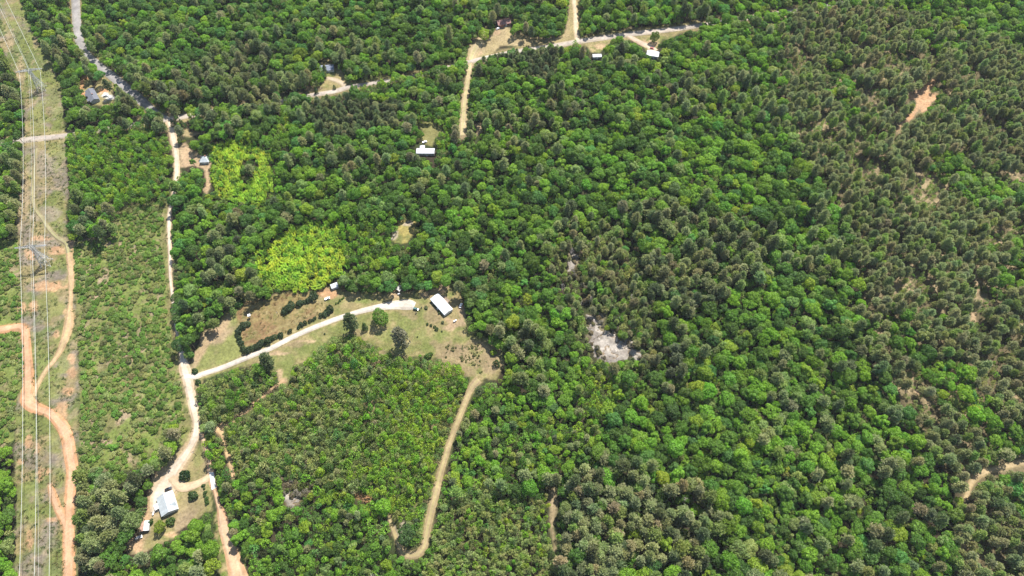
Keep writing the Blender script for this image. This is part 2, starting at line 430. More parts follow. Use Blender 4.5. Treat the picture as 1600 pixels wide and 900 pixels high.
gx, gy = axis(-640, 640, 1.25, 9000), axis(45, 735, 1.25, 9000)
GX, GY = np.meshgrid(gx, gy)
X, Y = GX.ravel(), GY.ravel()
U, V = PX(X, Y, 0.0)
front = (Y > 20) & (Y < 900) & (np.abs(X) < 800)
U = np.where(front, U, -1e5)
N1 = fbm(X, Y, 14, 1); N2 = fbm(X, Y, 5, 11); N3 = fbm(X, Y, 45, 21); N4 = fbm(X, Y, 2.6, 31, 3)
A = lambda c: np.array(c)[None, :]


def mixc(a, b, t):
    return a * (1 - t[:, None]) + b * t[:, None]


LITTER, MOSS = A((0.055, 0.045, 0.026)), A((0.045, 0.06, 0.02))
STRAW, LAWNC, TAN = A((0.30, 0.245, 0.115)), A((0.19, 0.20, 0.065)), A((0.40, 0.305, 0.18))
ORG, DIRT, PALE = A((0.50, 0.27, 0.135)), A((0.50, 0.345, 0.21)), A((0.60, 0.50, 0.37))
HAYC, HAYB, WEED = A((0.26, 0.20, 0.085)), A((0.24, 0.155, 0.075)), A((0.10, 0.135, 0.03))
GREYW, ROCKC = A((0.24, 0.20, 0.15)), A((0.42, 0.37, 0.31))
C = mixc(LITTER, MOSS, sstep(0.4, 0.65, N1))


def near(poly, pad=12):
    p = np.array([q[:2] for q in poly])
    return (U > p[:, 0].min() - pad) & (U < p[:, 0].max() + pad) & (V > p[:, 1].min() - pad) & (V < p[:, 1].max() + pad)


def paint_poly(poly, col, feather=2.0, rough=3.0, amount=1.0):
    m = near(poly)
    sd = poly_sd(poly, U[m], V[m]) + (N2[m] - 0.5) * 2 * rough
    a = sstep(feather, -feather, sd) * amount
    C[m] = mixc(C[m], col[m] if len(col) > 1 else col, a)


def paint_line(pts, col, feather=1.5, rough=2.0, amount=1.0, grow=1.0):
    m = near(pts, 30)
    d, w = seg_dist(pts, U[m], V[m], [p[2] * grow for p in pts])
    sd = d - w / 2 + (N2[m] - 0.5) * 2 * rough
    a = sstep(feather, -feather, sd) * amount
    C[m] = mixc(C[m], col[m] if len(col) > 1 else col, a)


def blobs(lst, col, rough=5, amount=0.9):
    for (u, v, ru, rv) in lst:
        m = (np.abs(U - u) < ru * 2 + 10) & (np.abs(V - v) < rv * 2 + 10)
        d = np.hypot((U[m] - u) / ru, (V[m] - v) / rv) + (N2[m] - 0.5) * 1.6
        a = sstep(1.15, 0.7, d) * amount
        C[m] = mixc(C[m], col[m] if len(col) > 1 else col, a)


# scrub and thin woods stand on lighter soil
SCRUB = [(104, 376), (160, 372), (178, 372), (176, 338), (200, 322), (255, 312), (262, 330), (262, 430), (263, 505), (278, 570), (288, 640), (294, 690), (270, 705), (235, 725), (200, 735), (150, 735), (124, 745), (123, 690), (123, 600), (121, 520), (115, 450)]
SCRUB_W = [(-70, 372), (28, 374), (33, 470), (34, 520), (37, 560), (35, 600), (24, 645), (22, 690), (0, 700), (-70, 700)]
scrubsoil = mixc(mixc(A((0.20, 0.19, 0.075)), A((0.32, 0.25, 0.15)), sstep(0.5, 0.68, N1)), A((0.17, 0.22, 0.05)), sstep(0.38, 0.55, N2) * 0.85)
paint_poly(SCRUB, scrubsoil, 3, 4); paint_poly(SCRUB_W, scrubsoil, 3, 4)
PINES_E = [(1240, 20), (1300, 20), (1400, 12), (1600, 80), (1760, 130), (1760, 960), (1490, 960), (1500, 760), (1440, 690), (1390, 600), (1362, 520), (1345, 450), (1325, 370), (1290, 280), (1235, 200), (1215, 120), (1225, 60)]
pinesoil = mixc(A((0.16, 0.13, 0.07)), A((0.36, 0.28, 0.16)), sstep(0.45, 0.65, N1) * sstep(0.3, 0.55, N3))
paint_poly(PINES_E, pinesoil, 8, 8)
YOUNG_S = [(345, 672), (380, 645), (415, 622), (445, 605), (450, 590), (462, 570), (482, 556), (500, 541), (514, 528), (533, 522), (556, 523), (580, 539), (598, 545), (625, 560), (660, 557), (700, 563), (728, 580), (722, 615), (712, 650), (700, 690), (690, 735), (680, 765), (668, 815), (655, 860), (625, 850), (610, 800), (560, 775), (530, 765), (480, 745), (440, 742), (400, 755), (370, 760), (352, 712)]
youngsoil = mixc(A((0.10, 0.12, 0.035)), A((0.24, 0.19, 0.10)), sstep(0.58, 0.75, N1))
paint_poly(YOUNG_S, youngsoil, 6, 6)

# corridor under the power line
corr = mixc(GREYW * 0.95, STRAW * 0.92, sstep(0.4, 0.62, N1))
corr = mixc(corr, WEED * 1.3, sstep(0.45, 0.6, fbm(X, Y, 20, 41)) * 0.75)
corr = mixc(corr, TAN, sstep(0.62, 0.74, N2) * 0.5)
corr = mixc(corr, WEED * 0.9, sstep(0.56, 0.68, N4) * 0.35)
paint_poly(CORRIDOR, corr, 1.5, 2.5)
blobs([(70, 590, 20, 40), (98, 555, 13, 30), (88, 600, 14, 25), (20, 40, 14, 12), (60, 120, 22, 20), (85, 150, 14, 40), (60, 185, 16, 30), (88, 240, 14, 30), (44, 260, 8, 20), (92, 330, 9, 35), (84, 415, 14, 8), (80, 480, 22, 24), (84, 680, 14, 25), (45, 765, 9, 9), (95, 740, 8, 20), (60, 800, 12, 25), (25, 15, 16, 12), (50, 60, 16, 10)],
      mixc(A((0.15, 0.21, 0.04)), STRAW, N4 * 0.7), 5, 0.7)
blobs([(32, 110, 7, 22), (15, 60, 8, 20), (57, 55, 6, 20), (38, 300, 7, 45), (30, 345, 4, 25)], TAN * 0.95, 5, 0.7)
blobs([(70, 335, 25, 12), (65, 258, 20, 20), (78, 375, 20, 10), (55, 380, 22, 8)], GREYW * 1.25, 5, 0.7)
blobs([(45, 396, 8, 8), (90, 392, 16, 6), (75, 447, 28, 8), (104, 610, 10, 8), (112, 585, 8, 10), (112, 560, 6, 10), (50, 480, 8, 12), (45, 690, 5, 12), (58, 700, 4, 12), (62, 740, 5, 12), (70, 735, 8, 6), (32, 722, 7, 4), (82, 812, 12, 5), (45, 845, 6, 14), (95, 650, 14, 20), (108, 495, 9, 15), (88, 520, 4, 6), (35, 480, 8, 10), (30, 512, 20, 6), (42, 520, 6, 10), (112, 415, 4, 40), (65, 372, 16, 4)],
      mixc(ORG * 0.95, DIRT, N4), 5, 0.85)
# clearings
paint_poly(ROADSIDE, mixc(STRAW * 0.9, WEED * 1.2, N2), 3, 4)
lawn = mixc(STRAW * 1.05, LAWNC, sstep(0.42, 0.62, N1 * 0.7 + N2 * 0.3))
paint_poly(MEADOW, lawn, 2, 3)
hay = mixc(HAYC, HAYB, sstep(0.42, 0.6, N1)); hay = mixc(hay, STRAW * 1.1, sstep(0.58, 0.7, N2) * 0.7)
hay = mixc(hay, WEED, sstep(0.6, 0.72, N4) * 0.45)
paint_poly(HAY, hay, 1.5, 2)
paint_poly([(301, 575), (314, 522), (337, 505), (362, 488), (369, 500), (372, 520), (382, 545), (392, 552), (340, 574), (312, 585)], mixc(TAN * 0.82, LAWNC * 1.15, sstep(0.4, 0.65, N1)), 2, 2)
paint_poly([(297, 573), (305, 550), (318, 535), (340, 512), (358, 491), (364, 494), (350, 515), (328, 538), (316, 556), (303, 577)], mixc(DIRT * 0.95, TAN, N2), 3, 3, 0.85)
blobs([(480, 545, 26, 14), (450, 560, 14, 14), (600, 525, 16, 9), (640, 505, 20, 14), (600, 500, 14, 10), (630, 545, 20, 8), (655, 525, 14, 14), (540, 515, 30, 6), (450, 578, 8, 14), (660, 470, 10, 5), (705, 460, 8, 6), (520, 470, 14, 7), (570, 470, 24, 4), (670, 540, 14, 10), (690, 525, 10, 8)],
      mixc(LAWNC * 0.95, A((0.16, 0.215, 0.05)), N2), 5, 0.65)
blobs([(640, 492, 14, 9), (678, 490, 18, 12), (683, 540, 12, 8), (720, 560, 40, 20), (700, 545, 22, 14), (760, 560, 24, 26), (745, 540, 16, 10), (735, 580, 14, 12), (750, 590, 14, 8), (560, 520, 14, 6), (458, 538, 26, 5)],
      mixc(A((0.30, 0.215, 0.14)), STRAW, N1), 5, 0.75)
blobs([(680, 455, 22, 5), (712, 505, 16, 8), (700, 512, 12, 6), (665, 460, 14, 6), (695, 448, 8, 8), (618, 462, 6, 6), (722, 490, 6, 14), (480, 533, 20, 2.5), (430, 552, 24, 3), (715, 445, 5, 4), (437, 590, 5, 12)],
      mixc(DIRT, TAN, N2), 5, 0.85)
blobs([(508, 456, 12, 7), (513, 463, 13, 5), (522, 458, 8, 6)], mixc(ORG * 1.05, TAN, N4 * 0.6), 5, 0.95)
paint_line([(420, 520, 3), (455, 503, 4), (490, 489, 4), (505, 482, 3)], STRAW * 1.2, 1.5, 3, 0.5)
# bottom left yard
yard = mixc(TAN * 0.85, mixc(STRAW, LAWNC, N2 * 0.5), sstep(0.35, 0.6, N1))
paint_poly(YARD, yard, 2, 3)
paint_poly(ISLE, mixc(STRAW * 0.95, LAWNC, sstep(0.4, 0.65, N1)), 1.5, 2)
blobs([(310, 715, 9, 22), (265, 838, 20, 6), (325, 780, 4, 30)], LAWNC * 1.05, 5, 0.7)
blobs([(238, 775, 10, 18), (228, 800, 9, 18), (224, 815, 8, 14), (213, 845, 12, 10), (250, 745, 14, 14), (280, 722, 10, 14), (295, 700, 8, 10), (215, 858, 10, 6), (265, 835, 12, 4)], mixc(DIRT * 1.05, ORG, N2 * 0.5), 5, 0.85)
blobs([(300, 790, 20, 20), (285, 760, 10, 5)], mixc(TAN * 0.8, STRAW, N1), 5, 0.6)
paint_poly(RIGHTSLOPE, mixc(STRAW, WEED * 1.3, sstep(0.4, 0.6, N2)), 2, 4)
# clearings further up
paint_poly(LAWN_N, mixc(LAWNC * 1.1, STRAW, N1 * 0.6), 2, 2)
paint_poly(LAWN_C, mixc(A((0.36, 0.30, 0.10)), LAWNC, sstep(0.5, 0.7, N1)), 1.5, 2)
blobs([(636, 349, 8, 4), (617, 367, 4, 9)], PALE * 0.8, 5, 0.85)
paint_poly(NFIELD, mixc(STRAW * 1.15, TAN, N1), 2, 2)
blobs([(748, 82, 8, 5), (776, 50, 5, 4)], DIRT, 5, 0.8)
paint_poly(NVERGE, mixc(STRAW * 1.1, LAWNC, sstep(0.35, 0.6, N2)), 2, 2)
blobs([(960, 50, 45, 3)], A((0.10, 0.17, 0.035)), 4, 0.7); blobs([(1015, 68, 12, 7), (935, 72, 10, 6)], DIRT, 5, 0.8)
paint_poly(CLEAR505, mixc(STRAW * 1.1, LAWNC, sstep(0.35, 0.6, N1)), 2, 2)
blobs([(495, 138, 13, 6), (485, 120, 4, 10)], DIRT * 0.9, 5, 0.85)
paint_poly(HOUSE_NW, mixc(STRAW * 1.15, LAWNC, N1 * 0.7), 2, 2)
blobs([(126, 130, 5, 12), (133, 120, 7, 4), (162, 142, 8, 5), (130, 148, 4, 8)], ORG * 1.05, 5, 0.9); blobs([(167, 150, 10, 6)], A((0.72, 0.70, 0.66)), 3, 0.95)
paint_poly(YARD_W, mixc(TAN, DIRT, N2), 2, 2); paint_poly(GLADE_W, mixc(TAN * 0.9, STRAW, N2), 2, 2)
paint_poly(GRASSROW, A((0.16, 0.24, 0.05)), 3, 3)
paint_poly(SANDY, mixc(ORG * 1.05, DIRT * 1.05, N2), 1.5, 2); paint_poly(GLADE_E, mixc(STRAW, WEED * 1.4, N2), 3, 4)
for rp_ in (ROCKP, ROCKP2, ROCKP3):
    paint_poly(rp_, mixc(A((0.30, 0.245, 0.16)), A((0.16, 0.13, 0.06)), sstep(0.45, 0.65, N4)), 6, 8)
paint_poly(BARE575, ORG, 2, 2); paint_poly(BAREFORK, mixc(GREYW * 1.3, PALE * 0.8, N4), 2, 2); paint_poly(GLADE728, TAN, 2, 2); paint_poly(GLADE495, DIRT, 2, 2)
# bare scrapes in scrub and pine plantation
blobs([(196, 522, 5, 14), (152, 590, 12, 6), (200, 560, 8, 14), (150, 470, 8, 10), (205, 590, 6, 10), (187, 540, 6, 4), (190, 650, 8, 16), (165, 430, 5, 14), (215, 395, 16, 4), (165, 690, 14, 5), (155, 440, 4, 12), (150, 694, 22, 5), (133, 700, 8, 14), (180, 380, 14, 5), (210, 384, 10, 4)], mixc(DIRT * 0.85, GREYW * 1.2, N2), 4, 0.85)
blobs([(1590, 82, 5, 14), (1577, 122, 3, 8), (1562, 140, 8, 4), (1410, 255, 4, 12), (1332, 262, 3, 6), (1372, 255, 3, 5), (1525, 345, 6, 7), (1537, 415, 3, 18), (1526, 450, 4, 14), (1522, 490, 5, 10), (1520, 500, 6, 5), (1455, 502, 6, 4), (1425, 590, 14, 10), (1465, 530, 5, 8), (1590, 590, 6, 10), (1585, 630, 8, 14), (1560, 595, 6, 10), (1435, 612, 10, 8), (1500, 235, 6, 5), (1510, 245, 10, 3), (1297, 335, 3, 8), (1220, 620, 4, 4), (1427, 20, 6, 3), (1462, 700, 4, 5), (1550, 800, 4, 4)], mixc(TAN, DIRT, N2), 5, 0.9)
# worn ground beside the tracks, of the same soil as the tracks
for pts, col, grow in ((PAVED, STRAW, 2.3), (CROSS, STRAW, 1.8), (GRAVEL, TAN, 1.7), (LANE, TAN, 1.4), (DRIVE, STRAW * 1.05, 1.7), (FIELDTRK, STRAW, 1.1), (ORANGE, ORG, 1.35), (CUT1, STRAW, 1.2), (SPUR, DIRT, 1.3), (NSTRIP, TAN, 1.5), (TOPLANE, STRAW, 3.2), (SIDETRK, DIRT, 1.1), (SIDETRK2, DIRT, 1.1), (EASTTRK, TAN, 1.2), (SMALLSTRIP, TAN, 1.1)):
    paint_line(pts, col, 3, 3, 0.8, grow)
for pts, col in ((ORANGE, mixc(ORG * 1.05, DIRT, N4)), (SPUR, mixc(ORG, PALE, N4 * 0.5))):
    paint_line(pts, col, 2, 2.5, 0.95, 1.0)
C *= (0.55 + 0.11 * N3)[:, None]

nx, ny = len(gx), len(gy)
idx = np.arange(nx * ny).reshape(ny, nx)
quads = np.stack([idx[:-1, :-1], idx[:-1, 1:], idx[1:, 1:], idx[1:, :-1]], -1).reshape(-1, 4)
Z = (fbm(X, Y, 9, 51) - 0.5) * 0.5 * front
gm = cover_mat("ground_cover", "cover")


def cover_attr(me, cols):
    a = me.attributes.new("cover", 'FLOAT_COLOR', 'POINT')
    a.data.foreach_set("color", np.concatenate([cols, np.ones((len(cols), 1))], 1).astype(np.float32).ravel())


me = mesh_np("ground", np.stack([X, Y, Z - 0.3], 1), [quads], gm, smooth=True)
cover_attr(me, C)
tag(link(bpy.data.objects.new("ground", me)), kind="structure")


# ------------------------------------------------------------------ roads and tracks: worn strips that sink into the ground at their edges
def resample(pts, step=1.4):
    w = []
    for u, v, wd in pts:
        p = P(u, v); w.append((p[0], p[1], wd / px_per_m(p[0], p[1], 0.0)))
    w = np.array(w)
    # smooth corners (Catmull-Rom)
    out = []
    n = len(w)
    for i in range(n - 1):
        p0, p1, p2, p3 = w[max(i - 1, 0)], w[i], w[i + 1], w[min(i + 2, n - 1)]
        k = max(2, int(np.hypot(*(p2 - p1)[:2]) / step))
        for t in np.arange(k) / k:
            out.append(0.5 * (2 * p1 + (p2 - p0) * t + (2 * p0 - 5 * p1 + 4 * p2 - p3) * t * t + (3 * p1 - p0 - 3 * p2 + p3) * t ** 3))
    out.append(w[-1])
    return np.array(out)


def road(name, pts, mid, edge, ruts=0.0, rutcol=None, across=11, z=0.16, wide=1.0, m=None, sink=0.42, label=None):
    w = resample(pts)
    d = np.gradient(w[:, :2], axis=0)
    d /= np.linalg.norm(d, axis=1)[:, None] + 1e-9
    nrm = np.stack([-d[:, 1], d[:, 0]], 1)
    t = np.linspace(-1, 1, across)
    half = np.maximum(w[:, 2] * wide / 2, 1.0) * 1.3
    pos = w[:, None, :2] + nrm[:, None, :] * (half[:, None] * t[None, :])[..., None]
    x, y = pos[..., 0].ravel(), pos[..., 1].ravel()
    tt = np.tile(np.abs(t), len(w))
    jag = (fbm(x, y, 3.5, 61, 3) - 0.5)
    zz = z - sink * sstep(0.55, 1.0, tt + jag * 0.5) + 0.0
    n = fbm(x, y, 6, 71); n2 = fbm(x, y, 1.8, 81, 3)
    col = mixc(A(mid), A(edge), sstep(0.35, 0.85, tt + (n - 0.5) * 0.8))
    col *= (0.44 + 0.2 * n2 + 0.2 * fbm(x, y, 19, 76, 3))[:, None]
    if ruts:
        r = np.exp(-((tt - 0.36 - (n - .5) * .12) / 0.13) ** 2)
        col *= (1.0 - 0.14 * (1 - r) * (tt < 0.75))[:, None]
        grass = (1 - r) * sstep(0.6, 0.15, tt) * ruts
        col = mixc(col, A(rutcol), np.clip(grass * (0.5 + n), 0, 1))
    k = np.arange(len(w) * across).reshape(len(w), across)
    q = np.stack([k[:-1, :-1], k[1:, :-1], k[1:, 1:], k[:-1, 1:]], -1).reshape(-1, 4)[:, ::-1]
    me = mesh_np(name, np.stack([x, y, zz], 1), [q], m or ROADM, smooth=True)
    cover_attr(me, col)
    o = tag(link(bpy.data.objects.new(name, me)), kind="structure")
    if label: o["label"] = label
    return o


ROADM = cover_mat("road_surface", "cover", 0.16, 0.25)
road("paved_road", PAVED, (0.34, 0.32, 0.31), (0.33, 0.31, 0.28), z=0.2)
road("paved_road", CROSS, (0.46, 0.40, 0.34), (0.42, 0.35, 0.26), z=0.24)
road("gravel_road", GRAVEL, (0.64, 0.55, 0.44), (0.54, 0.41, 0.27), z=0.2, ruts=0.3, rutcol=(0.52, 0.41, 0.28))
road("dirt_lane", LANE, (0.58, 0.42, 0.28), (0.50, 0.30, 0.17), z=0.17, ruts=0.4, rutcol=(0.42, 0.30, 0.17))
road("driveway", LOOP, (0.60, 0.46, 0.30), (0.50, 0.37, 0.23), z=0.24)
road("driveway", DRIVE, (0.62, 0.57, 0.50), (0.58, 0.50, 0.40), ruts=0.35, rutcol=(0.46, 0.40, 0.30), z=0.22, wide=1.0)
road("dirt_track", FIELDTRK, (0.42, 0.32, 0.19), (0.36, 0.28, 0.15), ruts=0.6, rutcol=(0.30, 0.26, 0.12), wide=0.72)
road("dirt_track", ORANGE, (0.58, 0.37, 0.23), (0.52, 0.28, 0.14), ruts=0.3, rutcol=(0.50, 0.27, 0.14), z=0.2)
road("dirt_track", CUT1[:9], (0.36, 0.30, 0.19), (0.28, 0.24, 0.13), ruts=1.0, rutcol=(0.22, 0.21, 0.10), z=0.17, wide=0.72)
road("dirt_track", CUT1[8:], (0.50, 0.35, 0.21), (0.42, 0.29, 0.15), ruts=0.6, rutcol=(0.34, 0.27, 0.13), z=0.17, wide=0.85)
road("dirt_track", NSTRIP, (0.52, 0.41, 0.26), (0.40, 0.32, 0.17), ruts=0.5, rutcol=(0.30, 0.28, 0.12))
road("dirt_track", TOPLANE, (0.58, 0.47, 0.33), (0.46, 0.36, 0.2))
road("dirt_track", SIDETRK, (0.50, 0.34, 0.2), (0.42, 0.28, 0.15))
road("dirt_track", SIDETRK2, (0.52, 0.36, 0.2), (0.44, 0.3, 0.16))
road("dirt_track", EASTTRK, (0.46, 0.35, 0.2), (0.38, 0.29, 0.15))
road("dirt_track", SPUR, (0.56, 0.36, 0.22), (0.5, 0.28, 0.14), z=0.16)
road("driveway", YARD_DRIVE, (0.52, 0.42, 0.30), (0.44, 0.35, 0.22))
road("driveway", NORTHDRIVE, (0.58, 0.45, 0.33), (0.5, 0.36, 0.24))
# pale concrete apron where the lane meets the loop drive
ap = MB(); q = [P(*c) for c in ((327, 738), (334, 738), (338, 762), (331, 766))]
ap.add([(p[0], p[1], 0.3) for p in q] + [(p[0], p[1], -0.3) for p in q], [(3, 2, 1, 0), (4, 5, 6, 7), (0, 1, 5, 4), (1, 2, 6, 5), (2, 3, 7, 6), (3, 0, 4, 7)])
tag(ap.build("concrete_apron", M["concrete"]), kind="structure")


# ------------------------------------------------------------------ plants: a few models of each kind, built from leaf clumps
def unit(v):
    return v / (np.linalg.norm(v, axis=-1, keepdims=True) + 1e-9)


def sphere_dirs(n, r):
    k = np.arange(n) + 0.5
    z = 1 - 2 * k / n
    a = np.pi * (1 + 5 ** 0.5) * k + r.uniform(0, 6.28)
    s = np.sqrt(np.maximum(0, 1 - z * z))
    return unit(np.stack([s * np.cos(a), s * np.sin(a), z], 1) + r.normal(0, 0.16, (n, 3)))


def clumps(cen, nrm, size, r, jitter=0.4, aspect=1.25):
    """one bent leaf clump (two triangles' worth of quad) per centre, facing roughly along nrm"""
    n = len(cen)
    nn = unit(nrm + r.normal(0, jitter, (n, 3)))
    t = unit(np.cross(nn, r.normal(0, 1, (n, 3))))
    b = np.cross(nn, t)
    s = (size * r.uniform(0.7, 1.3, n) / 2)[:, None] if np.ndim(size) == 0 else (size / 2)[:, None]
    fold = nn * s * r.uniform(-0.5, 0.2, (n, 1))
    v = np.stack([cen - t * s * aspect, cen - b * s * 0.8 + fold, cen + t * s * aspect, cen + b * s * 0.8 + fold], 1)
    return v.reshape(-1, 3)


def leafy(lobes, r, dens, size, jitter=0.52, keep=-0.35):
    """lobes: (centre, radius, outward dir). leaf clumps over the outer face of each lobe"""
    vs = []
    cs = np.array([l[0] for l in lobes]); rs = np.array([l[1] for l in lobes])
    for i, (c, rad, out) in enumerate(lobes):
        n = int(dens * rad * rad)
        d = sphere_dirs(n, r)
        rr = rad * r.uniform(0.82, 1.08, n)
        p = c + d * rr[:, None] * np.array([1, 1, 0.85])
        ok = (d @ out > keep) | (d[:, 2] > 0.3)
        dist = np.linalg.norm(p[:, None] - cs[None], axis=2) / rs[None]
        dist[:, i] = 9
        ok &= dist.min(1) > 0.85
        vs.append(clumps(p[ok], d[ok], size, r, jitter))
    return np.concatenate(vs)


def quads_of(n4):
    return np.arange(n4).reshape(-1, 4)


def broadleaf(seed, R=6.0, zc=10.5, rz=5.2, nl=17, dens=44, size=0.85, lobe=(1.7, 2.8), low=-0.35):
    r = np.random.default_rng(seed)
    d = sphere_dirs(int(nl * 1.4), r)
    d = d[d[:, 2] > low][:nl]
    d = d[r.random(len(d)) > 0.1]
    ax = np.array([R * r.uniform(0.85, 1.05), R * r.uniform(0.85, 1.05), rz])
    lobes = []
    for k in d:
        rad = r.uniform(*lobe) * R / 6
        lobes.append((np.array([0, 0, zc]) + k * (ax - rad * 0.8) * r.uniform(0.66, 1.2), rad, k))
    lobes.append((np.array([0, 0, zc + rz * 0.25]), R * 0.5, np.array([0, 0, 1.0])))
    return leafy(lobes, r, dens * (6 / R) ** 2 / 1.0, size), lobes


def trunk_mesh(h, r0, lobes, seed, nlimb=6):
    r = random.Random(seed)
    m = MB()
    top = (r.uniform(-.3, .3), r.uniform(-.3, .3), h)
    mid = (r.uniform(-.25, .25), r.uniform(-.25, .25), h * 0.55)
    m.tube((0, 0, -0.4), mid, r0, r0 * 0.75, 7); m.tube(mid, top, r0 * 0.75, r0 * 0.3, 6)
    for l in r.sample(lobes, min(nlimb, len(lobes))):
        m.tube(mid, tuple(l[0]), r0 * 0.45, r0 * 0.12, 4)
    return m


def spikes(base, dirs, ln, wd, r):
    n = len(base)
    s = unit(np.cross(dirs, r.normal(0, 1, (n, 3)))) * wd / 2
    tip = base + dirs * ln[:, None]
    m = base + dirs * ln[:, None] * 0.45
    return np.stack([base, m - s, tip, m + s], 1).reshape(-1, 4, 3).reshape(-1, 3)


def pine(seed, h=20.0, R=3.4, z0=8.5, nb=58, per=7, tl=1.35, tw=0.5, shape=0.75):
    r = np.random.default_rng(seed)
    vs, limbs = [], []
    for k in range(nb):
        t = (k + 0.5) / nb
        z = z0 + (h - z0 - 0.4) * t ** 0.85
        rad = R * (1 - t ** 2.2) ** shape * (0.55 + 0.45 * min(1, t * 4)) * r.uniform(0.72, 1.12)
        a = k * 2.39996 + r.uniform(-.3, .3)
        e = np.array([math.cos(a) * rad, math.sin(a) * rad, z + rad * (0.1 + 0.35 * t)])
        b = np.array([0, 0, z - 0.2])
        limbs.append((e, 0.6, None))
        for f in ((0.5, 1.0) if rad > 1.2 else (1.0,)):
            c = b + (e - b) * f + r.normal(0, 0.18, 3)
            d = unit(unit(np.array([e[0], e[1], 0.35 * rad + 0.4])) * 0.55 + sphere_dirs(per, r) + np.array([0, 0, 0.3]))
            vs.append(spikes(np.repeat(c[None], per, 0) - d * 0.15, d, tl * r.uniform(0.75, 1.2, per), tw, r))
    d = unit(sphere_dirs(10, r) + np.array([0, 0, 0.8]))
    vs.append(spikes(np.repeat(np.array([[0, 0, h - 0.6]]), 10, 0), d, tl * r.uniform(0.8, 1.1, 10), tw, r))
    return np.concatenate(vs), limbs


def conifer(seed, h=8.0, R=2.6, z0=0.4, n=420, size=0.55):
    """dense cedar: clumps over a cone with a ragged skin"""
    r = np.random.default_rng(seed)
    t = 1 - np.sqrt(r.uniform(0, 1, n)); a = r.uniform(0, 6.283, n)
    bulge = 1 + 0.16 * np.sin(a * 3 + seed) + 0.12 * np.sin(a * 5 + t * 9)
    rad = R * (1 - t) ** 0.8 * np.minimum(1, 0.55 + t * 5) * bulge * r.uniform(0.78, 1.05, n)
    c = np.stack([np.cos(a) * rad, np.sin(a) * rad, z0 + t * (h - z0)], 1)
    nn = unit(np.stack([np.cos(a), np.sin(a), np.full(n, 0.55)], 1))
    return clumps(c, nn, size, r, 0.45, 1.4)


def stems(seed, n=16, h=5.0, spread=1.5, leaf=0.55, per=14):
    """a stand of slender leafy stems that arch outward"""
    r = np.random.default_rng(seed); vs = []
    for k in range(n):
        a = r.uniform(0, 6.283); q = spread * math.sqrt(r.uniform(0, 1)); hh = h * r.uniform(0.7, 1.1)
        b = np.array([math.cos(a) * q * 0.7, math.sin(a) * q * 0.7, 0])
        t = np.linspace(0.3, 1, per)
        p = b + np.stack([math.cos(a) * 0.7 * t ** 2.5, math.sin(a) * 0.7 * t ** 2.5, t * hh], 1) + r.normal(0, 0.14, (per, 3))
        vs.append(clumps(p, unit(np.tile([math.cos(a) * .5, math.sin(a) * .5, 1.0], (per, 1))), leaf, r, 0.45, 1.6))
    return np.concatenate(vs)


def deadtree(seed, h=13.0):
    r = random.Random(seed); m = MB()
    m.tube((0, 0, -.3), (0.2, 0.1, h * 0.6), 0.28, 0.16, 5); m.tube((0.2, 0.1, h * 0.6), (0.1, 0.3, h), 0.16, 0.04, 5)
    for k in range(26):
        z = h * r.uniform(0.35, 0.97); a = r.uniform(0, 6.28); l = (1.2 - z / h) * 4.2 * r.uniform(0.6, 1.2)
        e = (math.cos(a) * l, math.sin(a) * l, z + l * 0.55)
        m.tube((0, 0, z), e, 0.09, 0.03, 3)
        for j in range(4):
            f = r.uniform(0.4, 1); p = Vector(e) * f + Vector((0, 0, z)) * (1 - f)
            m.tube(p, p + Vector((r.uniform(-.8, .8), r.uniform(-.8, .8), r.uniform(.2, .9))), 0.05, 0.02, 3)
    return m


PROTO = bpy.data.collections.new("plant_models")


def crown_mesh(name, v, m):
    return mesh_np(name, v, [quads_of(len(v))], m)


def joined(name, v, leafm, tb):
    tv = np.array(tb.v) if tb else np.zeros((0, 3))
    tf3 = [f for f in tb.f if len(f) == 3] if tb else []
    tf4 = [f for f in tb.f if len(f) == 4] if tb else []
    tfn = [f for f in tb.f if len(f) > 4] if tb else []
    n = len(v)
    F = [quads_of(n)]
    if tf4: F.append(np.array(tf4) + n)
    if tf3: F.append(np.array(tf3) + n)
    for k in sorted({len(f) for f in tfn}): F.append(np.array([f for f in tfn if len(f) == k]) + n)
    nf = sum(len(f) for f in F)
    mi = np.zeros(nf, int); mi[len(F[0]):] = 1
    return mesh_np(name, np.concatenate([v, tv]), F, [leafm, M["bark"]], mi)


KIND = {}


def kind(name, builders):
    """builders: list of (leaf verts, trunk MB or None, leaf material)"""
    KIND[name] = dict(crown=[], trunk=[], joint=[])
    c = bpy.data.collections.new(name + "_models")
    for i, (v, tb, lm) in enumerate(builders):
        KIND[name]["crown"].append(crown_mesh("crown", v, lm))
        KIND[name]["trunk"].append(tb.mesh("trunk", M["bark"]) if tb else None)
        me = joined(name, v, lm, tb)
        o = bpy.data.objects.new("%s_model_%02d" % (name, i), me)
        c.objects.link(o)
        KIND[name]["joint"].append(me)
    KIND[name]["col"] = c


def mk_broad(i):
    sh = i % 4
    R, zc, rz, nl, low = ((6, 10.5, 5.2, 17, -.35), (6, 11.0, 4.2, 18, -.2), (5.2, 11.0, 6.2, 16, -.5), (6.3, 10.2, 4.8, 22, -.3))[sh]
    v, l = broadleaf(100 + i, R, zc, rz, nl, low=low, lobe=((1.7, 2.8), (1.4, 2.4), (1.6, 2.5), (1.25, 2.2))[sh])
    return v, trunk_mesh(zc + 1, 0.34, l, i), M["leaf"]


kind("broadleaf_tree", [mk_broad(i) for i in range(10)])


def mk_pine(i):
    v, l = pine(200 + i, h=(20, 19, 21)[i % 3], R=(3.9, 4.3, 3.5)[i % 3], z0=(8.5, 10, 8)[i % 3], nb=66, per=9, tl=1.4, tw=0.62)
    return v, trunk_mesh((19.5, 18.5, 20.5)[i % 3], 0.24, l, i, 14), M["needle"]


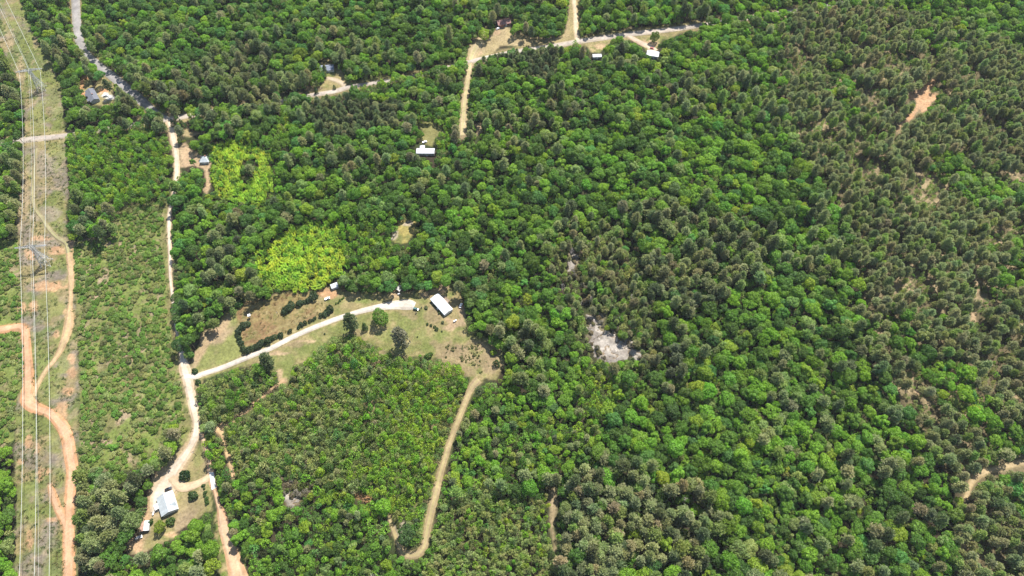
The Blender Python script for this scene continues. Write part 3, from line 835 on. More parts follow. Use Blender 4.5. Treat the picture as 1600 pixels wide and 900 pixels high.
kind("pine_tree", [mk_pine(i) for i in range(7)])


def mk_young(i):
    v, l = broadleaf(300 + i, (2.2, 1.9, 2.5)[i % 3], (3.6, 4.2, 3.4)[i % 3], (2.6, 3.2, 2.2)[i % 3], 9, dens=4.2, size=0.62, lobe=(2.0, 3.0), low=-.5)
    return v, None, M["leaf"]


kind("young_tree", [mk_young(i) for i in range(6)])
kind("young_pine", [(pine(400 + i, h=(7.5, 6.5, 7)[i % 3], R=1.75, z0=1.2, nb=26, per=6, tl=0.95, tw=0.36, shape=0.9)[0], None, M["needle"]) for i in range(5)])
kind("shrub", [(broadleaf(500 + i, 1.4, (0.75, 0.95)[i % 2], (0.95, 1.15)[i % 2], 9, dens=8.5, size=0.46, lobe=(2.6, 3.6), low=-.3)[0], None, M["leaf"]) for i in range(5)])
kind("field_pine", [(lambda q: (q[0], trunk_mesh(18, 0.3, q[1], i, 14), M["needle"]))(pine(250 + i, h=19, R=4.0, z0=2.5, nb=95, per=9, tl=1.4, tw=0.62, shape=0.6)) for i in range(2)])
kind("field_tree", [(lambda q: (q[0], trunk_mesh(8, 0.4, q[1], i), M["leaf"]))(broadleaf(270 + i, 6.2, 7.4, 6.9, 26, dens=34, low=-.75, lobe=(1.6, 2.4))) for i in range(2)])
kind("thicket", [(stems(600 + i), None, M["leaf"]) for i in range(5)])
kind("conifer_tree", [(conifer(700 + i, (8, 9)[i % 2], (2.6, 2.2)[i % 2]), None, M["needle"]) for i in range(3)])
kind("weed", [(stems(800 + i, 5, 0.8, 0.5, 0.34, 4), None, M["leaf"]) for i in range(4)])


# ------------------------------------------------------------------ which wood grows where (traced on the crowns in the photo)
MAPW, MAPH, OX, OY = 1900, 1150, 150, 110
uu, vv = np.meshgrid(np.arange(MAPW) - OX, np.arange(MAPH) - OY)
BL, MX, PN, YM, YP, YG, SCR, YT, YS, DP, DD, CLEAR, TH = range(13)
wood = np.full((MAPH, MAPW), BL, np.uint8)


def fill(poly, k):
    p = np.array(poly)
    x0, x1 = int(max(p[:, 0].min() + OX, 0)), int(min(p[:, 0].max() + OX + 2, MAPW))
    y0, y1 = int(max(p[:, 1].min() + OY, 0)), int(min(p[:, 1].max() + OY + 2, MAPH))
    if x1 <= x0 or y1 <= y0: return
    m = in_poly(poly, uu[y0:y1, x0:x1] + 0.5, vv[y0:y1, x0:x1] + 0.5)
    wood[y0:y1, x0:x1][m] = k


fill([(850, 215), (930, 170), (1000, 150), (1180, 200), (1270, 300), (1310, 430), (1200, 480), (1080, 480), (960, 440), (880, 330)], MX)
fill([(1000, 570), (1110, 540), (1220, 600), (1250, 680), (1170, 740), (1210, 800), (1260, 900), (1270, 1000), (960, 1000), (960, 880), (850, 790), (1000, 700), (1040, 640)], MX)
fill([(870, 800), (960, 780), (980, 900), (970, 1000), (870, 1000)], MX)
fill([(190, 100), (260, 90), (300, 150), (260, 190), (110, 190), (105, 160), (180, 150)], MX)
fill([(480, 60), (610, 80), (640, 110), (560, 125), (520, 95)], MX)
fill([(330, 110), (480, 80), (480, 140), (400, 150), (330, 160)], MX)
fill([(265, 275), (330, 290), (320, 330), (300, 350), (262, 320)], MX)
fill(PINES_E, PN)
fill([(1300, 80), (1335, 130), (1345, 180), (1352, 205), (1320, 190), (1285, 120)], BL)
fill([(1445, 240), (1500, 235), (1560, 285), (1660, 290), (1660, 335), (1520, 312), (1468, 275)], BL)
fill([(1535, 380), (1660, 360), (1660, 455), (1565, 450)], BL)
fill([(1372, 488), (1412, 488), (1470, 545), (1525, 590), (1558, 650), (1582, 690), (1562, 712), (1505, 655), (1440, 580), (1390, 530)], BL)
fill([(1540, 690), (1660, 650), (1660, 705), (1600, 715), (1550, 728)], BL)
fill([(1560, 745), (1660, 738), (1660, 850), (1565, 800)], BL)
fill([(1385, -100), (1760, -100), (1760, 50), (1600, 45), (1500, 34), (1400, 14)], BL)
fill([(1420, 55), (1480, 45), (1520, 75), (1480, 80)], BL)
fill([(1450, 145), (1480, 150), (1500, 170), (1475, 188), (1455, 176)], BL)
fill([(480, 165), (500, 155), (550, 150), (620, 150), (630, 175), (615, 195), (560, 210), (495, 212), (478, 190)], DP)
fill([(820, 95), (850, 80), (885, 88), (880, 112), (845, 128), (815, 120)], DP)
fill([(865, 360), (960, 340), (1010, 390), (1020, 470), (1042, 520), (1030, 575), (960, 580), (900, 550), (885, 470), (855, 420)], DD)
fill(YOUNG_S, YM)
fill([(590, 620), (660, 580), (728, 575), (722, 640), (705, 690), (690, 740), (672, 810), (610, 800), (570, 770), (590, 720), (600, 670)], YG)
fill([(345, 755), (400, 750), (480, 745), (560, 775), (610, 805), (640, 860), (670, 880), (670, 1000), (330, 1000), (380, 900), (355, 800)], TH)
fill([(676, 775), (700, 765), (860, 770), (868, 860), (880, 1000), (655, 1000), (660, 868), (672, 830)], YP)
fill([(745, 605), (790, 590), (850, 640), (950, 640), (950, 690), (840, 730), (790, 760), (700, 765), (712, 690), (728, 640)], TH)
fill([(905, 565), (960, 570), (950, 640), (910, 640)], YG)
fill([(303, 600), (325, 590), (362, 578), (400, 568), (412, 560), (430, 572), (437, 590), (430, 602), (405, 620), (370, 645), (345, 662), (318, 664), (303, 640)], YM)
fill([(333, 672), (345, 672), (352, 712), (362, 750), (342, 780), (332, 740), (322, 700), (318, 680)], TH)
fill(SCRUB, SCR); fill(SCRUB_W, SCR)
fill([(270, 660), (294, 690), (285, 712), (262, 735), (248, 752), (238, 770), (230, 795), (224, 812), (205, 840), (190, 852), (160, 870), (140, 960), (122, 960), (119, 830), (118, 770), (116, 735), (150, 728), (190, 735), (230, 700)], MX)
fill([(105, 205), (180, 200), (262, 198), (262, 285), (250, 310), (200, 320), (175, 340), (165, 330), (110, 290)], YS)
fill([(106, 300), (150, 320), (178, 335), (176, 360), (150, 372), (106, 372)], BL)
YTA = [(330, 224), (358, 212), (394, 220), (424, 238), (428, 292), (404, 318), (366, 318), (340, 306), (326, 270)]
fill(YTA, YT)
YTB = [(392, 400), (436, 358), (492, 340), (534, 348), (542, 382), (549, 405), (538, 428), (512, 442), (470, 456), (428, 452), (402, 428)]
fill(YTB, YT)
fill([(530, 345), (560, 330), (620, 345), (612, 372), (600, 400), (570, 430), (548, 405), (540, 375)], YS)
fill([(425, 175), (452, 170), (458, 215), (440, 225), (420, 215)], YS)
fill([(280, 205), (335, 195), (340, 222), (330, 240), (285, 225)], BL)
fill([(380, 245), (398, 250), (400, 275), (385, 282), (374, 268)], MX)
fill([(640, 178), (655, 172), (700, 174), (712, 190), (708, 215), (690, 230), (676, 226), (694, 206)], YS)
fill([(508, 80), (530, 88), (545, 100), (570, 110), (610, 108), (622, 125), (608, 132), (545, 146), (482, 152), (472, 148), (474, 130)], YS)
for p_ in TREES_CLEAR: fill(p_, CLEAR)
for p_ in ([(897, 418), (903, 418), (912, 450), (905, 452)], [(908, 458), (915, 458), (922, 488), (912, 488)], [(875, 445), (882, 440), (884, 458), (877, 460)]): fill(p_, CLEAR)
for pts_ in VISIBLE_TRACKS:
    pp = np.array(pts_)
    x0, x1, y0, y1 = [int(q) for q in (max(pp[:, 0].min() + OX - 20, 0), min(pp[:, 0].max() + OX + 20, MAPW), max(pp[:, 1].min() + OY - 20, 0), min(pp[:, 1].max() + OY + 20, MAPH))]
    d_, w_ = seg_dist(pts_, uu[y0:y1, x0:x1], vv[y0:y1, x0:x1], [q[2] for q in pts_])
    wood[y0:y1, x0:x1][d_ < w_ * (0.85 if pts_ is EASTTRK else 0.5)] = CLEAR
PINEROW = [(742, 95), (775, 84), (805, 80), (840, 78), (868, 76), (878, 72), (880, 82), (870, 92), (838, 96), (800, 98), (775, 104), (752, 106)]
fill([(775, 86), (805, 81), (840, 79), (866, 77), (868, 86), (838, 92), (800, 95), (778, 96)], DP)
# big conifers in front of the road
fill([(952, 62), (970, 55), (990, 62), (1010, 80), (1020, 100), (980, 120), (955, 120), (938, 95)], MX)


def look(u, v):
    i = np.clip((u + OX).astype(int), 0, MAPW - 1); j = np.clip((v + OY).astype(int), 0, MAPH - 1)
    return wood[j, i]


road_lines = []
for rd in ALL_ROADS:
    w_ = resample(rd, 4.0); road_lines.append(w_)


def off_roads(x, y, gap):
    ok = np.ones(len(x), bool)
    for w_ in road_lines:
        m = (x > w_[:, 0].min() - 15) & (x < w_[:, 0].max() + 15) & (y > w_[:, 1].min() - 15) & (y < w_[:, 1].max() + 15)
        if m.any():
            d, ww = seg_dist(w_[:, :2], x[m], y[m], w_[:, 2])
            ok[m] &= d > ww / 2 + gap
    return ok


# which plants make up each wood: (kind, share, scale lo, hi)
MIXES = {
    BL: [("broadleaf_tree", .84, .32, 1.0), ("pine_tree", .16, .8, 1.05)],
    MX: [("broadleaf_tree", .42, .35, 1.1), ("pine_tree", .58, .75, 1.1)],
    PN: [("broadleaf_tree", .05, .4, .7), ("pine_tree", .95, .6, .9)],
    YM: [("young_tree", .55, .8, 1.9), ("pine_tree", .06, .36, .52), ("young_pine", .39, .9, 1.7)],
    YP: [("young_tree", .24, .8, 1.2), ("young_pine", .76, 1.0, 1.4)],
    YG: [("young_tree", .85, .9, 1.5), ("young_pine", .15, 1.0, 1.4)],
    TH: [("broadleaf_tree", .5, .38, .7), ("young_tree", .42, 1.1, 1.7), ("pine_tree", .08, .5, .7)],
    YS: [("young_tree", .72, .9, 1.6), ("broadleaf_tree", .18, .35, .6), ("young_pine", .1, .9, 1.3)],
    DP: [("pine_tree", 1.0, .55, .72)],
    DD: [("pine_tree", .45, .4, .75), ("young_pine", .35, 1.0, 1.6), ("broadleaf_tree", .2, .35, .6)],
    SCR: [("shrub", 1.0, .55, 1.9)],
    YT: [("thicket", .93, .8, 1.2), ("young_tree", .07, .9, 1.3)],
}
RAD = dict(broadleaf_tree=5.9, pine_tree=3.4, young_tree=2.1, young_pine=1.65, shrub=1.35, thicket=1.55, conifer_tree=2.3, field_pine=4.0, field_tree=6.0)
HGT = dict(broadleaf_tree=11.5, pine_tree=15.0, young_tree=4.0, young_pine=4.5, shrub=0.9, thicket=4.0, conifer_tree=4.0, field_pine=11.0, field_tree=7.5)
PACK = dict(broadleaf_tree=.49, pine_tree=.60, young_tree=.56, young_pine=.60, shrub=.66, thicket=.6, conifer_tree=.8, field_pine=.7, field_tree=.7)
CELL = 7.0
grid = {}
plants = []           # x, y, kind, scale, wood class


def try_place(x, y, k, s, w):
    r = RAD[k] * s * PACK[k]
    cx, cy = int(x // CELL), int(y // CELL)
    for ix in (cx - 1, cx, cx + 1):
        for iy in (cy - 1, cy, cy + 1):
            for (px_, py_, pr) in grid.get((ix, iy), ()):
                d = r + pr
                if (px_ - x) ** 2 + (py_ - y) ** 2 < d * d:
                    return False
    grid.setdefault((cx, cy), []).append((x, y, r))
    plants.append((x, y, k, s, w))
    return True


def candidates(n, classes, seed, gap, h=10.0):
    """random spots at n per hectare wherever the map shows one of these classes"""
    r = np.random.default_rng(seed)
    jj, ii = np.where(np.isin(wood, classes))
    c = np.array([P(a, b)[:2] for a, b in ((ii.min() - OX, jj.min() - OY), (ii.max() - OX, jj.min() - OY), (ii.min() - OX, jj.max() - OY), (ii.max() - OX, jj.max() - OY))])
    x0, x1, y0, y1 = max(c[:, 0].min(), -650) - 10, min(c[:, 0].max(), 650) + 10, max(c[:, 1].min(), 45) - 10, min(c[:, 1].max(), 765) + 10
    n = int(n * (x1 - x0) * (y1 - y0) / 1e4)
    y = r.uniform(y0, y1, n); x = r.uniform(x0, x1, n)
    m = np.abs(x) < 345 + (y - 60) * 0.42
    x, y = x[m], y[m]
    jx = (vnoise(x / 12, y / 12, 91) - 0.5) * 16; jy = (vnoise(x / 12, y / 12, 95) - 0.5) * 16
    u, v = PX(x, y, h)
    w = look(u + jx, v + jy); w0 = look(u, v)
    w = np.where((w == CLEAR) | (w0 == CLEAR), w0, w)
    ok = np.isin(w, classes)
    x, y, w = x[ok], y[ok], w[ok]
    ok = off_roads(x, y, gap)
    return x[ok], y[ok], w[ok]


def room(x, y, k, s):
    """the whole crown keeps off the clearings and tracks, as seen from above"""
    rr = np.array([RAD[q] for q in k]) * s * 0.8; h = np.array([HGT[q] for q in k]) * s
    ok = np.ones(len(x), bool)
    tall = np.isin(k, ["broadleaf_tree", "pine_tree"])
    for a, b, e in ((0, 0, 1), (1, 0, 1), (-1, 0, 1), (0, 1, 1), (0, -1, 1), (0, 0, 1.36), (.5, .4, 1.25), (-.5, .4, 1.25)):
        c = look(*PX(x + a * rr, y + b * rr, h * e))
        ok &= (c != CLEAR) & ~(tall & np.isin(c, [YT, SCR]))
    return ok


def grow(n, classes, seed, gap=2.0, under=None, h=10.0):
    x, y, w = candidates(n, classes, seed, gap, h)
    r = np.random.default_rng(seed + 50)
    N = len(x)
    q, sc, t = r.random(N), r.random(N), r.random(N)
    pn = fbm(x, y, 55, 111, 3)
    k = np.empty(N, dtype=object); lo = np.zeros(N); hi = np.zeros(N); drop = np.zeros(N, bool)
    if under:
        k[:] = np.where(q < 0.75, under[0], under[1]); lo[:], hi[:] = under[2:]
    else:
        for c in classes:
            mx_ = MIXES[c]; m = w == c
            if c in (BL, MX):
                sh = np.minimum(mx_[1][1] * sstep(0.36, 0.64, pn) * (1.9 if c == BL else 1.45), .76)
                if c == BL:
                    ub, vb = PX(x, y, 10.0)
                    sh = sh * np.where(((ub > 430) & (ub < 850) & (vb > 200) & (vb < 460)) | ((ub > 1180) & (vb > 430)) | (vb < 70), .4, 1.0)
                cum = [(0, 1 - sh), (1, np.ones(N))]
            else:
                f = np.cumsum([e[1] for e in mx_]); cum = [(i, np.full(N, f[i] + (1 if i == len(f) - 1 else 0))) for i in range(len(f))]
            left = m.copy()
            for i, lim in cum:
                g = left & (q < lim); left &= ~g
                k[g] = mx_[i][0]; lo[g], hi[g] = mx_[i][2:]
        uu_, vv_ = PX(x, y, 4.0)
        k[(w == YM) & (k == "young_tree") & (t < .25 + .55 * sstep(560, 430, uu_) * sstep(.35, .6, pn))] = "young_pine"
        k[(w == YM) & (k == "young_pine") & (t < .55 * sstep(520, 640, uu_))] = "young_tree"
        drop = ((w == DD) & (t < 0.2)) | ((w == SCR) & (fbm(x, y, 13, 121, 3) > 0.535 + 0.16 * t)) | ((w == PN) & (fbm(x, y, 16, 125, 2) > 0.61 - .05 * (np.abs(PX(x, y, 10.0)[0] - 1400) < 70)))
    s = lo + (hi - lo) * sc
    ok = room(x, y, k, s) & ~drop
    for i in np.where(ok)[0]:
        try_place(x[i], y[i], k[i], s[i], int(w[i]) + (100 if under else 0))


# trees that stand by themselves, traced one by one: (u, v at the foot), kind, scale, colour, label
G_DARK, G_MID, G_BRIGHT, G_LIME, G_PALE, G_BLUE = (0.08, 0.158, 0.026), (0.125, 0.245, 0.028), (0.18, 0.325, 0.028), (0.265, 0.375, 0.033), (0.205, 0.285, 0.085), (0.095, 0.22, 0.048)
P_GREY, P_BROWN, P_DARK, P_GREEN = (0.262, 0.288, 0.125), (0.315, 0.308, 0.15), (0.145, 0.18, 0.08), (0.25, 0.32, 0.085)
YELLOW, YELLOW2, SCRUBG, SCRUBO = (0.42, 0.52, 0.045), (0.29, 0.44, 0.04), (0.155, 0.265, 0.04), (0.225, 0.255, 0.08)
SOLO = [
    (553, 518, "field_pine", 1.3, P_DARK, "tall grey-green pine standing alone on the lower side of the driveway"),
    (596, 503, "field_tree", 1.1, G_MID, "big round dense green tree on the lawn beside the driveway"),
    (571, 514, "conifer_tree", 1.2, (0.075, 0.13, 0.03), "small cone-shaped evergreen between the tall pine and the round green tree"),
    (629, 543, "field_pine", 1.45, (0.24, 0.225, 0.15), "grey thin-needled pine on the lawn below the driveway"),
    (776, 570, "conifer_tree", 1.1, (0.055, 0.11, 0.022), "narrow green evergreen at the right end of the meadow"),
    (771, 552, "shrub", 1.7, G_LIME, "small yellow-green bush at the right edge of the meadow"),
    (670, 557, "shrub", 2.1, G_DARK, "dark round bush on the lawn above the young wood"),
    (374, 477, "shrub", 2.6, (0.05, 0.12, 0.025), "bushy green shrub at the upper left corner of the brown hayfield"),
    (666, 481, "shrub", 1.1, P_DARK, "small dark bush left of the white mobile home"),
    (692, 504, "shrub", 0.9, P_DARK, "small round bush on bare soil below the white mobile home"),
    (290, 745, "shrub", 2.6, (0.022, 0.06, 0.014), "dark round clipped bush inside the loop of the gravel drive"),
    (303, 776, "shrub", 2.2, (0.055, 0.10, 0.025), "dark open bush on the lawn right of the pale-roofed house"),
    (254, 827, "field_tree", 0.62, (0.19, 0.26, 0.025), "low yellow-green tree on the lawn below the pale-roofed house"),
    (268, 816, "shrub", 2.2, (0.075, 0.14, 0.025), "green bush touching the yellow-green tree below the pale-roofed house"),
    (235, 817, "shrub", 1.5, (0.05, 0.11, 0.02), "small green bush beside the rusty-roofed shed"),
    (305, 581, "shrub", 1.7, (0.04, 0.09, 0.02), "small bush in the fork where the driveway leaves the gravel road"),
    (310, 598, "shrub", 1.6, (0.035, 0.08, 0.02), "small dark bush on the verge just below the driveway fork"),
    (495, 146, "conifer_tree", 0.95, (0.045, 0.10, 0.02), "small dark evergreen on the verge below the grey-blue roofed house"),
    (523, 139, "conifer_tree", 0.75, (0.045, 0.10, 0.02), "short evergreen on the verge at the mouth of the curved drive"),
    (552, 143, "conifer_tree", 1.25, (0.05, 0.12, 0.022), "stout green evergreen at the roadside right of the curved drive"),
    (549, 122, "pine_tree", 0.62, P_GREY, "lone grey pine in the grass above the road by the curved drive"),
    (495, 130, "field_tree", 1.0, G_MID, "big green tree standing on the drive before the grey-blue roofed house"),
    (510, 118, "pine_tree", 0.6, P_DARK, "small dark pine against the front of the grey-blue roofed house"),
    (757, 64, "field_tree", 1.0, G_LIME, "bright yellow-green tree at the left edge of the pale field by the brown-roofed house"),
    (1022, 66, "field_tree", 0.85, (0.115, 0.19, 0.025), "bright yellow-green tree on the verge of the upper road by the white-roofed house"),
    (656, 216, "field_tree", 0.7, G_MID, "round green tree at the left corner of the lawn above the long white building"),
    (150, 133, "pine_tree", 0.72, P_DARK, "dark pine standing behind the dark-roofed house"),
    (178, 150, "pine_tree", 0.95, P_DARK, "dark pine between the white car pad and the grey road"),
    (290, 548, "broadleaf_tree", 1.0, (0.05, 0.12, 0.025), "dense green tree bulging over the gravel road just above the driveway fork"),
    (424, 576, "field_pine", 1.15, P_DARK, "dark pine at the corner of the small wood below the driveway"),
    (637, 842, "field_tree", 1.0, (0.07, 0.135, 0.035), "large green tree inside the hairpin bend of the dirt track"),
    (240, 205, "pine_tree", 0.9, P_DARK, "dark pine over the crossroads left of the gravel road"),
    (287, 198, "conifer_tree", 1.3, (0.045, 0.115, 0.025), "rounded evergreen by the gravel road just below the crossroads"),
    (272, 196, "conifer_tree", 1.1, (0.04, 0.09, 0.025), "dark narrow evergreen at the crossroads"),
    (213, 173, "pine_tree", 0.95, P_GREY, "grey pine at the bend where the grey road meets the crossroads"),
    (240, 150, "pine_tree", 1.15, P_GREY, "large grey-green pine on the right verge of the grey road"),
    (260, 168, "broadleaf_tree", 0.85, G_DARK, "dark green tree right of the large grey pine above the crossroads"),
    (332, 207, "broadleaf_tree", 0.85, G_BLUE, "blue-green rounded tree above the yellow thicket near the grey-roofed cottage"),
    (310, 236, "broadleaf_tree", 0.75, G_BRIGHT, "bright green tree just above the grey-roofed cottage"),
    (306, 262, "broadleaf_tree", 0.6, G_MID, "small green tree just below the grey-roofed cottage"),
]
for i_ in range(15):
    SOLO.append((757 + i_ * 8.6 + random.uniform(-1.5, 1.5), 103 - i_ * 1.0, "pine_tree", random.uniform(.58, .68), P_DARK if i_ % 3 else P_GREY, ("leftmost", "second from left", "third from left", "fourth from left", "fifth from left", "sixth from left", "seventh from left", "eighth from left", "ninth from left", "tenth from left", "eleventh from left", "twelfth from left", "thirteenth from left", "fourteenth from left", "rightmost")[i_] + " pine of the straight row below the pale field"))
solo_rows = []
for (u, v, k, s, c, lab) in SOLO:
    p = P(u, v)
    if s > 0.55 or k != "shrub": grid.setdefault((int(p[0] // CELL), int(p[1] // CELL)), []).append((p[0], p[1], RAD[k] * s * PACK[k]))
    solo_rows.append((p[0], p[1], k, s, c, lab))

grow(800, [BL, MX], 1, 1.5)
grow(900, [PN, DP], 2)
grow(900, [TH, DD], 3)
grow(4500, [YM, YP, YG, YS], 4, 1.0, h=4.0)
grow(3500, [SCR], 5, 0.8, h=1.0)
grow(4500, [YT], 6, h=3.5)
grow(1600, [BL, MX, TH, YS, YM, YG], 8, 1.5, ("young_tree", "young_pine", 0.8, 1.4))
grow(700, [PN, DP, DD], 9, 1.5, ("young_pine", "young_tree", 0.6, 1.0))

PX_ = np.array([p[0] for p in plants]); PY_ = np.array([p[1] for p in plants])
PS_ = np.array([p[3] for p in plants]); PW_ = np.array([p[4] for p in plants])
PK_ = np.array([p[2] for p in plants])
rt = np.random.default_rng(99)
NP_ = len(plants)


def pal(cols, wts, n, r):
    c = np.array(cols); w = np.array(wts, float); w /= w.sum()
    return c[r.choice(len(c), n, p=w)]


TINT = np.zeros((NP_, 3)); TNAME = np.array(["green"] * NP_, dtype=object)
patch = fbm(PX_, PY_, 40, 131, 3); patch2 = fbm(PX_, PY_, 90, 141, 2)
U0, V0 = PX(PX_, PY_, 8.0)
names_b = ["dark green", "mid green", "bright green", "yellow-green", "pale grey-green", "blue-green"]
cols_b = np.array([G_DARK, G_MID, G_BRIGHT, G_LIME, G_PALE, G_BLUE])
names_p = ["grey-green", "brownish", "dark", "olive green"]
cols_p = np.array([P_GREY, P_BROWN, P_DARK, P_GREEN])
for i in range(NP_):
    k, w = PK_[i], PW_[i] % 100
    if k == "broadleaf_tree":
        wt = np.array([.20, .36, .22, .05, .08, .09])
        wt[2] += max(0, patch[i] - .5) * 2.2; wt[0] += max(0, .5 - patch[i]) * 2.0
        if U0[i] < 820 and V0[i] < 450: wt[2] *= 0.6; wt[5] *= 1.8; wt[0] *= 1.3
        if U0[i] > 780 and V0[i] > 560: wt[2] *= 1.5; wt[3] *= 1.6
        if w == TH: wt[2] += .3; wt[3] += .12
        j = rt.choice(6, p=wt / wt.sum()); TINT[i] = cols_b[j]; TNAME[i] = names_b[j]
    elif k == "pine_tree" or (k == "young_pine"):
        wt = np.array([.45, .22, .18, .15])
        if w == PN: wt = np.array([.46, .30, .06, .18])
        if w == DP: wt = np.array([.15, .1, .75, .0])
        if w == DD: wt = np.array([.35, .4, .1, .15])
        j = rt.choice(4, p=wt / wt.sum()); TINT[i] = cols_p[j]; TNAME[i] = names_p[j]
        if k == "young_pine": TINT[i] = TINT[i] * np.array([1.0, 1.1, 0.8])
    elif k == "young_tree":
        wt = np.array([.12, .34, .36, .12, .03, .03])
        if w == YG: wt = np.array([.03, .22, .42, .33, 0, 0])
        if w == YS: wt = np.array([.12, .3, .42, .12, .02, .02])
        if PW_[i] >= 100: wt = np.array([.4, .35, .17, .04, .02, .02])
        j = rt.choice(6, p=wt / wt.sum()); TINT[i] = cols_b[j]; TNAME[i] = names_b[j]
    elif k == "shrub":
        TINT[i] = np.array(SCRUBG) * (1 - patch2[i] * .3) if rt.random() < .6 else np.array(SCRUBO)
    else:
        q = sstep(0.35, 0.62, fbm(PX_[i:i + 1], PY_[i:i + 1], 18, 151, 2))[0]
        e_ = min(abs(poly_sd(YTA, U0[i:i + 1], V0[i:i + 1])[0]), abs(poly_sd(YTB, U0[i:i + 1], V0[i:i + 1])[0]))
        if rt.random() > e_ / 14 + .2:
            TINT[i] = cols_b[rt.choice([1, 2, 3], p=[.3, .4, .3])]; continue
        TINT[i] = np.array(YELLOW) * (1 - q) + np.array(YELLOW2) * q if rt.random() < .76 else np.array(G_BRIGHT)
TINT *= (1.12 * (0.72 + 0.56 * fbm(PX_, PY_, 26, 271, 3)))[:, None] * np.exp(rt.normal(0, 0.17, (NP_, 1))) * np.exp(rt.normal(0, 0.06, (NP_, 3)))
over_ = np.maximum(TINT.max(1) / np.where(PK_ == 'thicket', .62, .38), 1.0)
TINT /= over_[:, None]
ROT = rt.uniform(0, 6.283, NP_)
VAR = rt.integers(0, 1000, NP_)
STRETCH = rt.uniform(0.8, 1.22, NP_) * np.where(PK_ == 'shrub', .75, 1.0) * np.where(np.isin(PK_, ['young_tree']) & (PW_ < 100), 1.25, 1.0)
TILT = rt.normal(0, 0.035, (NP_, 2))


# ------------------------------------------------------------------ uncountable growth: one object per kind, geometry nodes on points
def scatter(name, label, k, x, y, s, sz, rot, tilt, var, tint, cat=None):
    n = len(x)
    me = bpy.data.meshes.new(name)
    me.vertices.add(n)
    z = np.full(n, -0.3)
    me.vertices.foreach_set("co", np.stack([x, y, z], 1).astype(np.float32).ravel())
    def at(nm, ty, data, fld):
        a = me.attributes.new(nm, ty, 'POINT'); a.data.foreach_set(fld, np.ascontiguousarray(data).ravel())
    nv = len(KIND[k]["joint"])
    at("rot", 'FLOAT_VECTOR', np.stack([tilt[:, 0], tilt[:, 1], rot], 1).astype(np.float32), "vector")
    ex_ = 0.86 + 0.28 * ((var * 37 % 101) / 100.0)
    at("scl", 'FLOAT_VECTOR', np.stack([s * ex_, s / ex_, s * sz], 1).astype(np.float32), "vector")
    at("which", 'INT', (var % nv).astype(np.int32), "value")
    at("tint", 'FLOAT_COLOR', np.concatenate([tint, np.ones((n, 1))], 1).astype(np.float32), "color")
    o = link(bpy.data.objects.new(name, me))
    ng = bpy.data.node_groups.new(name + "_nodes", 'GeometryNodeTree')
    ng.interface.new_socket("Geometry", in_out='INPUT', socket_type='NodeSocketGeometry')
    ng.interface.new_socket("Geometry", in_out='OUTPUT', socket_type='NodeSocketGeometry')
    N = ng.nodes.new; L = ng.links.new
    gi, go = N("NodeGroupInput"), N("NodeGroupOutput")
    ci = N("GeometryNodeCollectionInfo"); ci.inputs["Collection"].default_value = KIND[k]["col"]
    ci.inputs["Separate Children"].default_value = True; ci.inputs["Reset Children"].default_value = True
    ip = N("GeometryNodeInstanceOnPoints"); ip.inputs["Pick Instance"].default_value = True
    def named(nm, ty):
        q = N("GeometryNodeInputNamedAttribute"); q.data_type = ty; q.inputs["Name"].default_value = nm
        return q.outputs["Attribute"]
    er = N("FunctionNodeEulerToRotation"); L(named("rot", 'FLOAT_VECTOR'), er.inputs[0])
    L(gi.outputs[0], ip.inputs["Points"]); L(ci.outputs[0], ip.inputs["Instance"])
    L(named("which", 'INT'), ip.inputs["Instance Index"]); L(er.outputs[0], ip.inputs["Rotation"])
    L(named("scl", 'FLOAT_VECTOR'), ip.inputs["Scale"]); L(ip.outputs[0], go.inputs[0])
    o.modifiers.new("growth", 'NODES').node_group = ng
    return tag(o, label, cat, kind="stuff")


# ------------------------------------------------------------------ the largest of each kind as things of their own
LANDMARKS = [(690, 475, "the white mobile home"), (955, 530, "the rock outcrop"), (695, 710, "the tan dirt track"), (640, 865, "the hairpin bend"), (260, 790, "the pale-roofed house"),
             (865, 800, "the narrow bare strip"), (1530, 745, "the curved track at right"), (1480, 590, "the bright green strip"), (1340, 760, "the lower right broadleaf wood"), (1180, 850, "the lower pine patch"),
             (1050, 680, "the grey pines"), (930, 620, "the yellow-green trees"), (460, 770, "the small rocky gap"), (333, 750, "the concrete apron"), (180, 800, "the wood by the corridor"), (470, 400, "the lower yellow thicket"), (378, 265, "the upper yellow thicket"),
             (360, 620, "the wood under the driveway"), (1250, 560, "the middle broadleaf wood"), (1560, 850, "the plantation's lower corner"), (1430, 830, "the plantation's lower edge"), (10, 780, "the corridor's left edge"), (570, 830, "the wood by the hairpin"),
             (1300, 880, "the bottom right edge"), (1000, 880, "the bottom middle edge"), (1440, 700, "the plantation's left boundary"), (300, 880, "the orange lane's lower end"), (440, 870, "the bottom left woods"), (1570, 620, "the photo's right edge"),
             (520, 650, "the young wood's middle"), (600, 590, "the young wood's top"), (420, 690, "the young wood's left side"), (760, 850, "the young pine block"), (632, 360, "the walled glade"), (667, 236, "the long white building"), (1440, 155, "the sandy clearing"), (1500, 270, "the plantation's green patch"), (185, 260, "the bushy block by the corridor"), (730, 130, "the northern dirt track"),
             (196, 522, "the sandy scrape"), (152, 590, "the grey scrape"), (262, 390, "the gravel road"), (122, 540, "the orange track"), (190, 383, "the faint scrub path"), (10, 450, "the left edge"), (20, 560, "the orange crossing track"), (280, 640, "the roadside verge"), (170, 700, "the lower scrape"), (205, 440, "the upper scrub"), (220, 590, "the middle scrub")]


